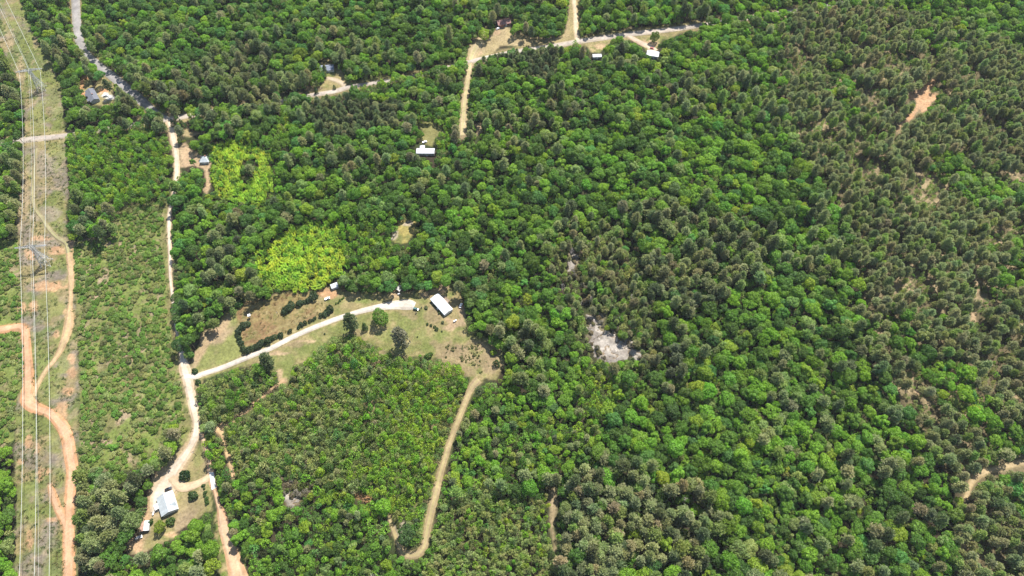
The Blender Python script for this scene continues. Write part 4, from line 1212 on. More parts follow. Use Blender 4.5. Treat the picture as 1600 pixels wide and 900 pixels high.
def where(u, v):
    d = [((u - a) ** 2 + (v - b) ** 2, t, a, b) for a, b, t in LANDMARKS]
    q, t, a, b = min(d)
    dx, dy = u - a, v - b
    if q < 14 ** 2: return "at " + t
    ax, ay = abs(dx), abs(dy)
    if ax > 2.2 * ay: rel = "right of" if dx > 0 else "left of"
    elif ay > 2.2 * ax: rel = "below" if dy > 0 else "above"
    else: rel = ("lower" if dy > 0 else "upper") + (" right of" if dx > 0 else " left of")
    return ("close " if q < 45 ** 2 else "") + rel + " " + t


ORDS = ["second", "third", "fourth", "fifth", "sixth", "seventh", "eighth", "ninth", "tenth", "eleventh", "twelfth", "thirteenth", "fourteenth", "fifteenth", "sixteenth", "seventeenth", "eighteenth", "nineteenth", "twentieth"]
labelled = {}


def settle_labels():
    """plants whose labels came out alike are told apart by their order from left to right"""
    for lab, lst in labelled.items():
        if len(lst) == 1: lst[0][1]["label"] = lab; continue
        lst.sort(key=lambda e: e[0])
        for i, (u, o) in enumerate(lst):
            o["label"] = ("leftmost " if i == 0 else "rightmost " if i == len(lst) - 1 else ORDS[i - 1] + " from left, ") + lab


NOUN = dict(broadleaf_tree="broadleaf tree", pine_tree="pine tree", young_tree="broadleaf sapling", young_pine="young pine", shrub="shrub", thicket="leafy stand of stems", conifer_tree="evergreen", field_pine="pine tree", field_tree="tree")
CAT = dict(broadleaf_tree="tree", pine_tree="pine tree", young_tree="young tree", young_pine="young pine", shrub="shrub", conifer_tree="conifer", thicket="thicket", field_pine="pine tree", field_tree="tree")
GRP = dict(broadleaf_tree="broadleaf trees of the wood", pine_tree="pine trees of the wood", young_tree="young broadleaf trees of the regrowth", young_pine="young pines of the regrowth", shrub="shrubs of the scrubland")


def plant_thing(k, x, y, s, sz, rot, tilt, var, tint, label, group=None, parts=True):
    nv = len(KIND[k]["joint"]); i = int(var) % nv
    tr = KIND[k]["trunk"][i]
    if tr is None or not parts:
        o = bpy.data.objects.new(k.replace('field_pine', 'pine_tree').replace('field_tree', 'broadleaf_tree'), KIND[k]["joint"][i])
        objs = [o]
    else:
        o = bpy.data.objects.new(k.replace('field_pine', 'pine_tree').replace('field_tree', 'broadleaf_tree'), None); o.empty_display_size = 2
        c = bpy.data.objects.new("crown", KIND[k]["crown"][i]); c.parent = o
        t = bpy.data.objects.new("trunk", tr); t.parent = o
        objs = [o, c, t]
    o.location = (x, y, -0.3); o.rotation_euler = (tilt[0], tilt[1], rot); ex_ = 0.86 + 0.28 * ((int(var) * 37 % 101) / 100.0)
    o.scale = (s * ex_, s / ex_, s * sz)
    for q in objs:
        COL.objects.link(q); q["tint"] = [float(t) for t in tint]
    return tag(o, label, CAT[k], group)


done = np.zeros(NP_, bool)
SIZEW = dict(broadleaf_tree=(0.75, 1.0), pine_tree=(0.75, 0.95), young_tree=(0.95, 1.25), young_pine=(0.95, 1.15), shrub=(0.8, 1.2))
CAP = dict(broadleaf_tree=250, pine_tree=285, young_tree=295, young_pine=300, shrub=270)
for k, cap in CAP.items():
    m = np.where(PK_ == k)[0]
    um, vm = PX(PX_[m], PY_[m], HGT[k] * PS_[m])
    size = RAD[k] * PS_[m] * px_per_m(PX_[m], PY_[m], HGT[k] * PS_[m])
    mar = size * 0.6
    inside = (um > mar) & (um < 1600 - mar) & (vm > mar) & (vm < 900 - mar) & (PW_[m] < 100)
    order = np.argsort(-np.where(inside, size, 0))[:cap]
    for j in m[order]:
        u1, v1 = PX(PX_[j], PY_[j], HGT[k] * PS_[j])
        a, b = SIZEW[k]
        big = "small" if PS_[j] < a else ("large" if PS_[j] > b else "mid-sized")
        tn = TNAME[j] if k != "shrub" else ("green" if TINT[j][0] < 0.1 else "olive")
        wh = where(float(u1), float(v1))
        o = plant_thing(k, PX_[j], PY_[j], PS_[j], STRETCH[j], ROT[j], TILT[j], VAR[j], TINT[j], None, GRP[k])
        labelled.setdefault("%s %s %s %s" % (big, tn, NOUN[k], wh), []).append((u1, o))
        done[j] = True
settle_labels()
for (x, y, k, s, c, lab) in solo_rows:
    plant_thing(k, x, y, s, 1.0, random.uniform(0, 6.28), (0, 0), random.randrange(1000), c, lab)

STUFFN = dict(broadleaf_tree=("broadleaf_forest", "mixed green broadleaf forest covering the land beyond the nearer trees"), pine_tree=("pine_forest", "grey-green pine forest, densest in the plantation on the right"),
              young_tree=("young_woodland", "young bright green broadleaf regrowth filling gaps between taller trees"), young_pine=("pine_regrowth", "young grey-green pine regrowth among the young wood"),
              shrub=("scrub", "low green scrub over the cleared land beside the power line"), thicket=("yellow_thicket", "yellow-green thicket of slender stems in two patches at upper left"))
for k, (nm, lab) in STUFFN.items():
    m = np.where((PK_ == k) & ~done)[0]
    scatter(nm, lab, k, PX_[m], PY_[m], PS_[m], STRETCH[m], ROT[m], TILT[m], VAR[m], TINT[m])

r78 = np.random.default_rng(78)
u8, v8 = r78.uniform(860, 1030, 3200), r78.uniform(375, 575, 3200)
u8[2600:], v8[2600:] = r78.uniform(435, 490, 600), r78.uniform(745, 800, 600)
q8 = np.array([P(a_, b_) for a_, b_ in zip(u8, v8)])
sd8 = np.minimum(np.minimum(poly_sd(ROCKP, u8, v8), poly_sd(ROCKP2, u8, v8)), np.where(poly_sd(ROCKP3, u8, v8) < 10, poly_sd(ROCKP3, u8, v8) * .55, 40))
tr8, _ = seg_dist([(893, 400), (900, 420), (908, 450), (917, 488)], u8, v8)
sd8 = np.minimum(sd8, np.where(tr8 < 7, 0, 40))
k8 = (sd8 > -9) & (sd8 < 16) & (fbm(q8[:, 0], q8[:, 1], 6, 281, 2) > .5) & (r78.random(3200) < .6)
q8 = q8[k8]; n8 = len(q8)
cl8 = np.array([(0.20, 0.19, 0.09), (0.24, 0.20, 0.13), (0.16, 0.20, 0.05), (0.27, 0.25, 0.20)])[r78.integers(0, 4, n8)]
scatter("grey_scrub", "thin grey-brown scrub round the edges of the rock outcrop", "shrub", q8[:, 0], q8[:, 1], r78.uniform(.5, 1.5, n8), r78.uniform(.8, 1.8, n8), r78.uniform(0, 6, n8), np.zeros((n8, 2)), r78.integers(0, 99, n8), cl8 * np.exp(r78.normal(0, .2, (n8, 1))))
# weeds and rough grass on the open ground
rw = np.random.default_rng(5)
n = 60000
y = rw.uniform(60, 640, n); x = rw.uniform(-1, 1, n) * (345 + (y - 60) * 0.42)
u, v = PX(x, y, 0)
inc = in_poly(CORRIDOR, u, v) | (in_poly(SCRUB, u, v) & (rw.random(n) < 0.8)) | (in_poly(SCRUB_W, u, v) & (rw.random(n) < 0.8)) | (in_poly(HAY, u, v) & (rw.random(n) < 0.5)) | (in_poly(ROADSIDE, u, v)) | (in_poly(RIGHTSLOPE, u, v)) | (in_poly([(715, 545), (745, 530), (770, 560), (760, 590), (720, 565)], u, v) & (rw.random(n) < .5))
inc &= fbm(x, y, 9, 161, 3) > 0.45
for trk in (ORANGE, CUT1, SPUR, GRAVEL, LANE, FIELDTRK):
    d_, w_ = seg_dist(trk, u, v, [q[2] for q in trk])
    inc &= d_ > w_ * 0.55
x, y, u, v = x[inc], y[inc], u[inc], v[inc]
n = len(x)
hay_in = in_poly(HAY, u, v)
tint = np.where((rw.random(n) < 0.6)[:, None], np.array((0.085, 0.13, 0.028)), np.array((0.17, 0.155, 0.06)))
tint[hay_in] = np.where((rw.random(hay_in.sum()) < 0.6)[:, None], np.array((0.23, 0.15, 0.06)), np.array((0.15, 0.15, 0.05)))
tint = tint * np.exp(rw.normal(0, 0.2, (n, 1)))
r77 = np.random.default_rng(77)
u7, v7 = r77.uniform(695, 750, 900), r77.uniform(534, 572, 900)
q7 = np.array([P(a_, b_) for a_, b_ in zip(u7, v7)])
k7 = in_poly(MEADOW, u7, v7) & (fbm(q7[:, 0], q7[:, 1], 7, 261, 2) > .5) & (r77.random(900) < .16)
q7 = q7[k7]; n7 = len(q7)
scatter("rough_patch_weeds", "scruffy low weed clumps in the rough patch right of the young wood", "shrub", q7[:, 0], q7[:, 1], r77.uniform(.2, .7, n7), np.ones(n7), r77.uniform(0, 6, n7), np.zeros((n7, 2)), r77.integers(0, 99, n7), np.tile((0.20, 0.21, 0.08), (n7, 1)) * r77.uniform(.7, 1.3, (n7, 1)))
scatter("rough_grass", "rough weeds and grass tufts on the power line corridor and field", "weed", x, y, rw.uniform(0.6, 1.5, n), np.ones(n), rw.uniform(0, 6.28, n), np.zeros((n, 2)), rw.integers(0, 100, n), tint)
print("plants", NP_, {k: int((PK_ == k).sum()) for k in set(PK_)}, "weeds", n)


# ------------------------------------------------------------------ small shrubs set out one by one
def shrub_row(pts, label, group, c, smul=0.84, k="shrub"):
    n = len(pts)
    for i, (u, v, s) in enumerate(pts):
        p = P(u, v)
        od = "leftmost" if i == 0 else "rightmost" if i == n - 1 else ORDS[i - 1] + " from left"
        cc = np.array(c) * math.exp(random.gauss(0, .12))
        plant_thing(k, p[0] + random.uniform(-.5, .5), p[1] + random.uniform(-.5, .5), s * smul * random.uniform(.78, 1.15), random.uniform(.8, 1.4), random.uniform(0, 6.28), (0, 0), random.randrange(1000), cc, (od + " " + label) if n > 1 else label, group)


HEDGE = (0.05, 0.085, 0.032)
shrub_row([(374, 521, 2.0), (374.5, 530, 1.9), (377, 513, 2.0), (377.5, 537, 1.9), (381, 510, 2.2), (380.5, 544, 1.9), (384.5, 550, 2.0), (387, 507.5, 2.3)], "dark bush of the hedge closing the left end of the hayfield", "hedge bushes at the hayfield", HEDGE)
shrub_row([(390, 549, 2.3), (395, 546, 2.2), (400, 543, 2.4), (405.5, 540, 2.3), (411, 537, 2.2), (420, 533.5, 2.4), (425, 531, 2.4), (430, 528, 2.1), (439, 525, 2.2), (453.5, 518, 2.0), (466, 511, 1.3), (472, 508, 1.9), (477, 505.5, 1.4), (485, 502, 2.0), (492.5, 498.5, 1.7), (501, 494.5, 1.9), (508, 491, 1.9), (513.5, 488, 2.4), (517, 485, 2.1)], "dark bush of the hedge between hayfield and driveway", "hedge bushes at the hayfield", HEDGE)
shrub_row([(444, 488, 2.5), (449, 484.5, 2.5), (456, 480, 2.7), (466, 477, 1.6), (470.5, 474.5, 2.1), (476, 472, 1.5), (483, 469, 2.5), (489, 466, 2.8), (494.5, 464, 1.9)], "dark bush of the row across the top of the hayfield", "hedge bushes at the hayfield", HEDGE)
shrub_row([(668.8, 506, 1.0), (673, 508.5, 1.1), (678.5, 511.5, 0.9), (682.5, 514.5, 1.2), (689.5, 517, 0.7)], "small bush in the row below the white mobile home", "small bushes below the mobile home", (0.07, 0.12, 0.03))
shrub_row([(525, 475, 0.8), (528, 472.5, 0.9), (531, 469.5, 0.9), (534, 467, 0.8), (536.5, 465, 0.7)], "low green plant in the strip beside the orange soil", "plants of the garden strip", (0.09, 0.17, 0.025))
shrub_row([(318.5, 758.5, 0.9), (319.5, 763.5, 1.0), (320.5, 769, 1.0), (321.5, 774.5, 0.9), (322.5, 780, 1.2), (324, 786, 1.5)], "small clipped bush of the row beside the dirt lane", "row of bushes by the lane", (0.07, 0.13, 0.03))
shrub_row([(674, 473.5, 0.7), (678, 478, 0.75), (681, 481, 0.8), (685, 486, 0.9), (687.5, 489.5, 0.8)], "small bush against the front wall of the white mobile home", "bushes at the mobile home wall", (0.075, 0.12, 0.04))
shrub_row([(632, 517, 0.6), (651.5, 526, 0.7), (508, 521.5, 0.6), (385, 461, 0.6)], "tiny dark bush standing alone in the meadow grass", "tiny bushes in the meadow", (0.06, 0.09, 0.03))
# bare dead trees standing grey among the green
DEADM = [deadtree(i).mesh("dead_tree", M["dead"]) for i in range(3)]
for i, (u, v, s, lab) in enumerate([(1205, 470, .9, "grey dead tree among broadleaf trees right of the pine mixture"), (1196, 632, 1.0, "pale grey dead tree in the wood right of the grey pines"), (893, 400, .8, "whitish dead tree at the bare spot above the rock outcrop"), (878, 455, .8, "grey dead tree left of and above the rock outcrop"),
                                     (921, 474, .75, "pale dead tree close above the top of the rock outcrop"), (966, 505, .7, "grey dead tree between the pines right of the rock outcrop"), (908, 478, .6, "thin dead tree at the upper tip of the rock outcrop"), (586, 906, 1.0, "white bare dead tree at the bottom edge"), (1066, 786, .9, "grey dead tree among the lower pines"),
                                     (1515, 265, .9, "purplish grey dead tree beside the plantation's green patch"), (1218, 700, .8, "grey dead tree on the left of the lower right wood"), (985, 470, .7, "grey dead tree in the thin pines above the rock outcrop")]):
    p = P(u, v)
    o = bpy.data.objects.new("dead_tree", DEADM[i % 3]); o.location = (p[0], p[1], -.3); o.scale = (s, s, s); o.rotation_euler = (0, 0, i * 1.3)
    tag(link(o), lab, "dead tree", "grey dead trees")


# ------------------------------------------------------------------ bare rock
def outcrop(poly, name, hmax=1.3, step=0.9):
    c = np.array([P(u, v)[:2] for u, v in poly])
    xs = np.arange(c[:, 0].min() - 2, c[:, 0].max() + 2, step); ys = np.arange(c[:, 1].min() - 2, c[:, 1].max() + 2, step)
    x, y = [q.ravel() for q in np.meshgrid(xs, ys)]
    u, v = PX(x, y, 0)
    sd = poly_sd(poly, u, v)
    rid = np.abs(fbm(x * 0.9 + y * 0.5, y - x * 0.4, 9, 171, 3) - 0.5) * 2
    st = np.floor(fbm(x, y, 11, 181, 3) * 7) / 7
    z = -0.75 + sstep(3.0, -5.0, sd + (fbm(x, y, 8, 191) - .54) * 20) * (0.55 + hmax * st) - sstep(0.12, 0.0, rid) * 0.7 + fbm(x, y, 2.2, 201, 2) * 0.3
    k = np.arange(len(x)).reshape(len(ys), len(xs))
    q = np.stack([k[:-1, :-1], k[:-1, 1:], k[1:, 1:], k[1:, :-1]], -1).reshape(-1, 4)
    me = mesh_np(name, np.stack([x, y, z], 1), [q], ROADM_ROCK)
    n = fbm(x, y, 5, 211); n2 = fbm(x, y, 1.6, 221, 3)
    col = mixc(A((0.17, 0.15, 0.127)), A((0.28, 0.252, 0.217)), sstep(.35, .65, n))
    col = mixc(col, A((0.17, 0.145, 0.125)), sstep(.58, .75, n2) * .7)
    col = mixc(col, A((0.16, 0.11, 0.06)), sstep(0.06, 0.0, rid))
    cover_attr(me, col)
    tag(link(bpy.data.objects.new(name, me)), kind="structure")


ROADM_ROCK = cover_mat("bare_granite", "cover", 0.22, 0.5)
outcrop(ROCKP, "rock_outcrop"); outcrop(ROCKP2, "rock_outcrop", 0.8); outcrop(ROCKP3, "rock_outcrop", 0.6)
rb = random.Random(4)


def boulder(u, v, r, label, group=None):
    bm_ = MB(); n = 7
    p = P(u, v)
    rr = [[r * rb.uniform(.75, 1.15) for _ in range(n)] for _ in range(3)]
    vs = [(math.cos(6.283 * k / n) * rr[l][k] * (1, .95, .55)[l], math.sin(6.283 * k / n) * rr[l][k] * (1, .95, .55)[l], (-.25, .45, .85)[l] * r * rb.uniform(.85, 1.1)) for l in range(3) for k in range(n)] + [(0, 0, r * .95)]
    fs = [(l * n + k, l * n + (k + 1) % n, (l + 1) * n + (k + 1) % n, (l + 1) * n + k) for l in range(2) for k in range(n)] + [(2 * n + k, 2 * n + (k + 1) % n, 3 * n) for k in range(n)]
    bm_.add(vs, fs)
    o = bm_.build("boulder", M["rock"]); o.location = (p[0], p[1], -0.3)
    tag(o, label, "boulder", group)


for i, (u, v, r) in enumerate([(928, 500, 1.0), (936, 530, 1.1), (950, 538, 0.9), (962, 548, 1.2), (978, 545, 0.9), (986, 538, 1.1), (925, 515, 0.8), (940, 545, 1.0)]):
    boulder(u, v, r, (("leftmost", "second from left", "third from left", "fourth from left", "fifth from left", "sixth from left", "seventh from left", "rightmost")[[6, 0, 1, 7, 2, 3, 4, 5].index(i) if i in [6, 0, 1, 7, 2, 3, 4, 5] else 0]) + " loose grey boulder on the bare rock outcrop", "boulders on the rock outcrop")
for i, (u, v, r) in enumerate([(612, 373, 1.0), (615, 368, 0.9), (618, 362, 1.1)]):
    boulder(u, v, r, ("leftmost", "middle", "rightmost")[i] + " pale boulder along the left edge of the small glade", "boulders of the glade")


# ------------------------------------------------------------------ buildings
def frame_of(a, b, h):
    """centre, length and heading of a line seen between two photo pixels at height h"""
    p, q = P(*a, h), P(*b, h)
    d = q - p
    return (p + q) / 2, float(np.hypot(d[0], d[1])), math.atan2(d[1], d[0])


def window(parent, x, y, z, w, h, ny, wall_m=None):
    """a framed window on a long wall whose outside faces ny (+1/-1 along y)"""
    f = MB(); t = 0.08
    y0, y1 = (y, y + 0.06 * ny)
    for (x0, z0, x1, z1) in ((x - w / 2, z - h / 2, x + w / 2, z - h / 2 + t), (x - w / 2, z + h / 2 - t, x + w / 2, z + h / 2), (x - w / 2, z - h / 2 + t, x - w / 2 + t, z + h / 2 - t), (x + w / 2 - t, z - h / 2 + t, x + w / 2, z + h / 2 - t), (x - t / 2, z - h / 2 + t, x + t / 2, z + h / 2 - t)):
        f.box(x0, min(y0, y1), z0, x1, max(y0, y1), z1)
    fo = f.build("window", M["trim"], parent)
    y2, y3 = y + 0.012 * ny, y + 0.03 * ny
    MB().box(x - w / 2 + t, min(y2, y3), z - h / 2 + t, x + w / 2 - t, max(y2, y3), z + h / 2 - t).build("pane", M["pane"], fo)


def house(name, label, cat, a, b, width, wall_h=2.6, rise=1.2, over=0.4, wall="siding", roof="pale_roof", roof2=None, hip=0.0, nwin=3, chimney=None, door=True, openfront=False, length=None, porch=None, wing=None, vents=True):
    c, L, ang = frame_of(a, b, wall_h + rise * 0.5)
    L = length or L
    root = empty(name, (c[0], c[1], -0.12), ang, label, cat)
    hl, hw = L / 2 - over, width / 2 - over
    if openfront:
        for (x0, y0, x1, y1) in ((-hl, hw - .12, hl, hw), (-hl, -hw + .0, -hl + .12, hw - .12), (hl - .12, -hw, hl, hw - .12)):
            MB().box(x0, y0, -.3, x1, y1, wall_h).build("wall", M[wall], root)
    else:
        g = MB()
        prof = [(-hw, -.3), (hw, -.3), (hw, wall_h), (0, wall_h + (rise * hw / (width / 2) if not hip else 0.0)), (-hw, wall_h)]
        if hip: prof = [(-hw, -.3), (hw, -.3), (hw, wall_h), (-hw, wall_h)]
        g.prism(prof, -hl, hl)
        g.build("wall", M[wall], root)
        MB().box(-hl - .04, -hw - .04, -.32, hl + .04, hw + .04, .25).build("foundation", M["concrete"], root)
    L2, W2, t = L / 2, width / 2, 0.14
    zb = wall_h - rise * over / W2 + 0.03
    zt = wall_h + rise + 0.03
    hx = hip
    for s, mm in ((1, roof), (-1, roof2 or roof)):
        r = MB()
        top = [(-L2, s * W2, zb), (L2, s * W2, zb), (L2 - hx, s * 0.01, zt), (-L2 + hx, s * 0.01, zt)]
        r.add(top + [(x, y, z + t) for x, y, z in top], [(0, 1, 2, 3), (7, 6, 5, 4), (0, 4, 5, 1), (1, 5, 6, 2), (2, 6, 7, 3), (3, 7, 4, 0)])
        o = r.build("roof", M[mm], root)
        if mm in ("white_roof", "pale_roof", "rust", "grey_tin"):
            rib = MB(); k = 0
            n = max(3, int((L - 2 * hx) / 0.9))
            for i in range(n + 1):
                x = -L2 + hx + (L - 2 * hx) * i / n
                rib.add([(x - .03, s * W2, zb + t), (x + .03, s * W2, zb + t), (x + .03, s * .05, zt + t), (x - .03, s * .05, zt + t), (x - .03, s * W2, zb + t + .06), (x + .03, s * W2, zb + t + .06), (x + .03, s * .05, zt + t + .06), (x - .03, s * .05, zt + t + .06)],
                        [(3, 2, 1, 0), (4, 5, 6, 7), (0, 1, 5, 4), (1, 2, 6, 5), (2, 3, 7, 6), (3, 0, 4, 7)])
            tag(rib.build("seam", M[mm], o), kind="stuff")
    if hx:
        for s in (1, -1):
            r = MB()
            tri = [(s * L2, -W2, zb), (s * L2, W2, zb), (s * (L2 - hx), 0, zt)]
            r.add(tri + [(x, y, z + t) for x, y, z in tri], [(0, 1, 2), (5, 4, 3), (0, 3, 4, 1), (1, 4, 5, 2), (2, 5, 3, 0)])
            r.build("roof", M[roof], root)
    MB().tube((-L2 + hx, 0, zt + t + .02), (L2 - hx, 0, zt + t + .02), .12, n=6).build("ridge_cap", M[roof], root)
    if not openfront:
        for s in (1, -1):
            for i in range(nwin):
                x = -hl + (i + .5) * 2 * hl / nwin
                if door and s == -1 and i == nwin // 2: continue
                window(root, x, s * hw, 1.5, 1.1, 1.2, s)
        if door:
            x = -hl + (nwin // 2 + .5) * 2 * hl / nwin
            d = MB().box(x - .48, -hw - .05, .3, x + .48, -hw + .02, 2.3).build("door", M["trim"], root)
            MB().tube((x + .36, -hw - .1, 1.25), (x + .36, -hw - .04, 1.25), .035).build("handle", M["galv"], d)
            st = MB()
            for k in range(2): st.box(x - .7, -hw - .35 * (k + 1) - .02, -.3, x + .7, -hw - .35 * k - .05, .26 - .18 * k)
            st.build("steps", M["concrete"], root)
    if chimney:
        x, y, m_ = chimney
        MB().box(x - .4, y - .35, wall_h - .2, x + .4, y + .35, zt + .9).box(x - .48, y - .43, zt + .9, x + .48, y + .43, zt + 1.05).build("chimney", M[m_], root)
    if vents:
        for (x, y) in ((L2 * .45, W2 * .35), (-L2 * .3, -W2 * .4)):
            z = zb + (zt - zb) * (1 - abs(y) / W2)
            MB().tube((x, y, z), (x, y, z + .45), .1, n=6).build("roof_vent", M["galv"], root)
    if porch:
        x0, x1, s, dep, mm = porch
        y0, y1 = s * (hw + .03), s * (hw + dep)
        pr = MB()
        za, zc = wall_h - .1, wall_h - .65
        pr.add([(x0, y0, za), (x1, y0, za), (x1, y1, zc), (x0, y1, zc), (x0, y0, za + .1), (x1, y0, za + .1), (x1, y1, zc + .1), (x0, y1, zc + .1)], [(3, 2, 1, 0), (4, 5, 6, 7), (0, 1, 5, 4), (1, 2, 6, 5), (2, 3, 7, 6), (3, 0, 4, 7)])
        po = pr.build("porch_roof", M[mm], root)
        for x in (x0 + .15, x1 - .15):
            MB().box(x - .06, y1 - .1 * s - .06, -.1, x + .06, y1 - .1 * s + .06, zc).build("post", M["trim"], root)
        MB().box(x0, min(y0, y1), -.2, x1, max(y0, y1), .2).build("porch_floor", M["wood"], root)
    if wing:
        x0, x1, s, dep, mm = wing           # a wing whose ridge runs out from one long side
        xm = (x0 + x1) / 2; wh = zt - .25
        y0, y1 = s * hw * .1, s * (hw + dep)
        g = MB(); pts = [(x0, wall_h), (x1, wall_h), (xm, wh)]
        g.box(x0 + .3, min(s * hw + .02 * s, y1 - .3 * s), -.3, x1 - .3, max(s * hw + .02 * s, y1 - .3 * s), wall_h - .05).build("wing_wall", M[wall], root)
        for xa in (x0, x1):
            r = MB(); q = [(xa, y0, zb + .02), (xa, y1, zb + .02), (xm, y1, wh), (xm, y0, wh)]
            r.add(q + [(x, y, z + t) for x, y, z in q], [(0, 1, 2, 3), (7, 6, 5, 4), (0, 4, 5, 1), (1, 5, 6, 2), (2, 6, 7, 3), (3, 7, 4, 0)]).build("wing_roof", M[mm], root)
        MB().add([(x0 + .3, y1 - .3 * s, wall_h - .05), (x1 - .3, y1 - .3 * s, wall_h - .05), (xm, y1 - .3 * s, wh - .05), (x0 + .3, y1 - .4 * s, wall_h - .05), (x1 - .3, y1 - .4 * s, wall_h - .05), (xm, y1 - .4 * s, wh - .05)], [(0, 1, 2), (5, 4, 3), (0, 3, 4, 1), (1, 4, 5, 2), (2, 5, 3, 0)]).build("gable", M[wall], root)
    return root


house("house", "single-storey house with a broad pale metal roof on the lawn at lower left", "house", (255.7, 771.5), (264.2, 800.5), 10.8, 2.7, 1.9, .5, "siding", "pale_roof", hip=0.0, nwin=4, chimney=None, wing=(-0.5, 5.0, 1, 0.4, "pale_roof"), porch=(-3.4, 0.4, -1, 3.2, "trim"))
house("mobile_home", "long white mobile home with a bright white metal roof at the end of the driveway", "mobile home", (678.5, 462.3), (701, 487), 8.3, 2.7, .9, .35, "siding", "white_roof", nwin=5)
house("shed", "small shed with one rust-stained and one white roof slope beside the pale-roofed house", "shed", (226.5, 814), (224.5, 829.5), 5.6, 2.3, .9, .3, "wood", "white_roof", "rust", nwin=2, vents=False)
house("shed", "white-roofed shed at the wood's edge above the orange soil", "shed", (516.8, 447.6), (527.5, 443.6), 4.4, 2.3, .7, .25, "grey_tin", "white_roof", nwin=1, door=False, vents=False)
house("shed", "weathered grey tin shed with an open dark front under the trees", "shed", (620.5, 453), (626.5, 446.5), 4.4, 2.4, .8, .25, "wood", "grey_tin", openfront=True, vents=False)
house("house", "dark-roofed house on an orange-soil yard beside the upper left road", "house", (138.5, 139), (147.5, 156), 8.6, 2.7, 1.7, .4, "siding_g", "dark_roof", nwin=4, chimney=(1.5, .8, "brick"), porch=(2.0, 6.0, -1, 2.2, "dark_roof"), wing=(-6.0, -1.5, -1, 1.5, "dark_roof"))
house("cottage", "square cottage with a pale grey hipped roof beside the yellow thicket", "cottage", (312, 246.5), (326.5, 246), 9.0, 2.7, 2.2, .5, "siding", "pale_roof", hip=3.4, nwin=3, chimney=(1.0, .6, "brick"))
house("house", "long low white-roofed building below the small green lawn", "house", (650.5, 235), (679, 235.2), 6.4, 2.7, .9, .3, "siding", "white_roof", nwin=6, wing=(-5.5, -1.0, 1, 3.6, "white_roof"))
house("house", "grey-blue roofed house behind trees at the curved drive", "house", (499, 105.5), (521.5, 103.5), 8.8, 2.7, 1.7, .45, "siding", "blue_roof", nwin=4, chimney=(-2, .6, "brick"))
house("house", "brown-roofed house at the wood's edge above the pale field", "house", (776.5, 34.5), (797, 30.5), 9.0, 2.7, 1.9, .5, "brick", "brown_roof", nwin=4, wing=(-6.0, -1.5, -1, 2.0, "brown_roof"))
house("mobile_home", "narrow white mobile home beside the pale yard below the upper road", "mobile home", (926, 86.5), (940, 86), 4.6, 2.7, .7, .3, "siding", "white_roof", nwin=5)
house("house", "white-roofed house half hidden by trees at the end of the short upper drive", "house", (1011, 81), (1030, 84), 8.4, 2.7, 1.3, .4, "siding", "white_roof", nwin=4)


# wooden deck behind the mobile home
c, L, ang = frame_of((690.5, 463.5), (701, 472.5), .5)
dk = empty("deck", (c[0], c[1], -0.1), ang, "small dark wooden deck with railings on the far side of the white mobile home", "deck")
for i in range(10):
    MB().box(-L / 2, -1.5 + .3 * i, .5, L / 2, -1.5 + .3 * i + .27, .55).build("plank", M["wood"], dk)
for x in (-L / 2 + .1, 0, L / 2 - .1):
    for y in (-1.4, 1.4):
        MB().box(x - .06, y - .06, -.2, x + .06, y + .06, 1.45 if y > 0 or x else .49).build("post", M["wood"], dk)
MB().box(-L / 2, 1.36, 1.46, L / 2, 1.46, 1.54).box(-L / 2, 1.38, .95, L / 2, 1.44, 1.03).build("railing", M["wood"], dk)


# ------------------------------------------------------------------ vehicles and yard things
def car(name, label, a, b, paint, style="car", cat="car", group=None):
    c, L, ang = frame_of(a, b, 0.8)
    L = min(max(L, 4.2), 5.6); w = 1.85
    root = empty(name, (c[0], c[1], 0.0), ang, label, cat, group)
    h = L / 2
    if style == "pickup":
        body = [(-h, .42), (-h, 1.0), (-.3, 1.02), (.9, 1.02), (h - .15, .95), (h, .75), (h, .42)]
        cab = [(-.35, 1.03), (-.2, 1.62), (.75, 1.62), (1.25, 1.03)]
    elif style == "van":
        body = [(-h, .42), (-h, 1.05), (h - .9, 1.05), (h - .1, .85), (h, .7), (h, .42)]
        cab = [(-h + .03, 1.06), (-h + .25, 1.72), (h - 1.5, 1.74), (h - .75, 1.06)]
    else:
        body = [(-h, .42), (-h + .05, .88), (-h + .5, .97), (h - 1.2, .95), (h - .12, .78), (h, .6), (h, .42)]
        cab = [(-h + .45, .98), (-h + 1.1, 1.42), (.35, 1.42), (1.05, .96)]
    def loft(prof, w0, w1, zlo, zhi):
        n = len(prof); vs = []
        for s in (-1, 1):
            for x, z in prof:
                t = (z - zlo) / (zhi - zlo)
                vs.append((x, s * (w0 + (w1 - w0) * t) / 2, z))
        return MB().add(vs, [(k, (k + 1) % n, n + (k + 1) % n, n + k) for k in range(n)] + [tuple(range(n))[::-1], tuple(range(n, 2 * n))])
    loft(body, w, w * .97, .42, 1.05).build("body", M[paint], root, .06)
    zc = [z for _, z in cab]
    loft(cab, w * .93, w * .76, min(zc), max(zc)).build("windows", M["pane"], root, .03)
    xs = [x for x, z in cab if z > max(zc) - .06]
    MB().box(min(xs) - .03, -w * .385, max(zc) - .01, max(xs) + .03, w * .385, max(zc) + .05).build("roof", M[paint], root, .02)
    for x in (-h + .85, h - .85):
        for s in (-1, 1):
            wl = MB().tube((x, s * (w / 2 - .2), .33), (x, s * (w / 2 + .02), .33), .33, n=14).build("wheel", M["rubber"], root)
            MB().tube((x, s * (w / 2 + .02), .33), (x, s * (w / 2 + .035), .33), .19, n=10).build("rim", M["silver"], wl)
    for s in (-1, 1):
        MB().box(h - .06, s * .62 - .16, .62, h + .01, s * .62 + .16, .74).build("headlight", M["trim"], root)
        MB().box(-h - .01, s * .7 - .1, .68, -h + .05, s * .7 + .1, .84).build("tail_light", M["red"], root)
    return root


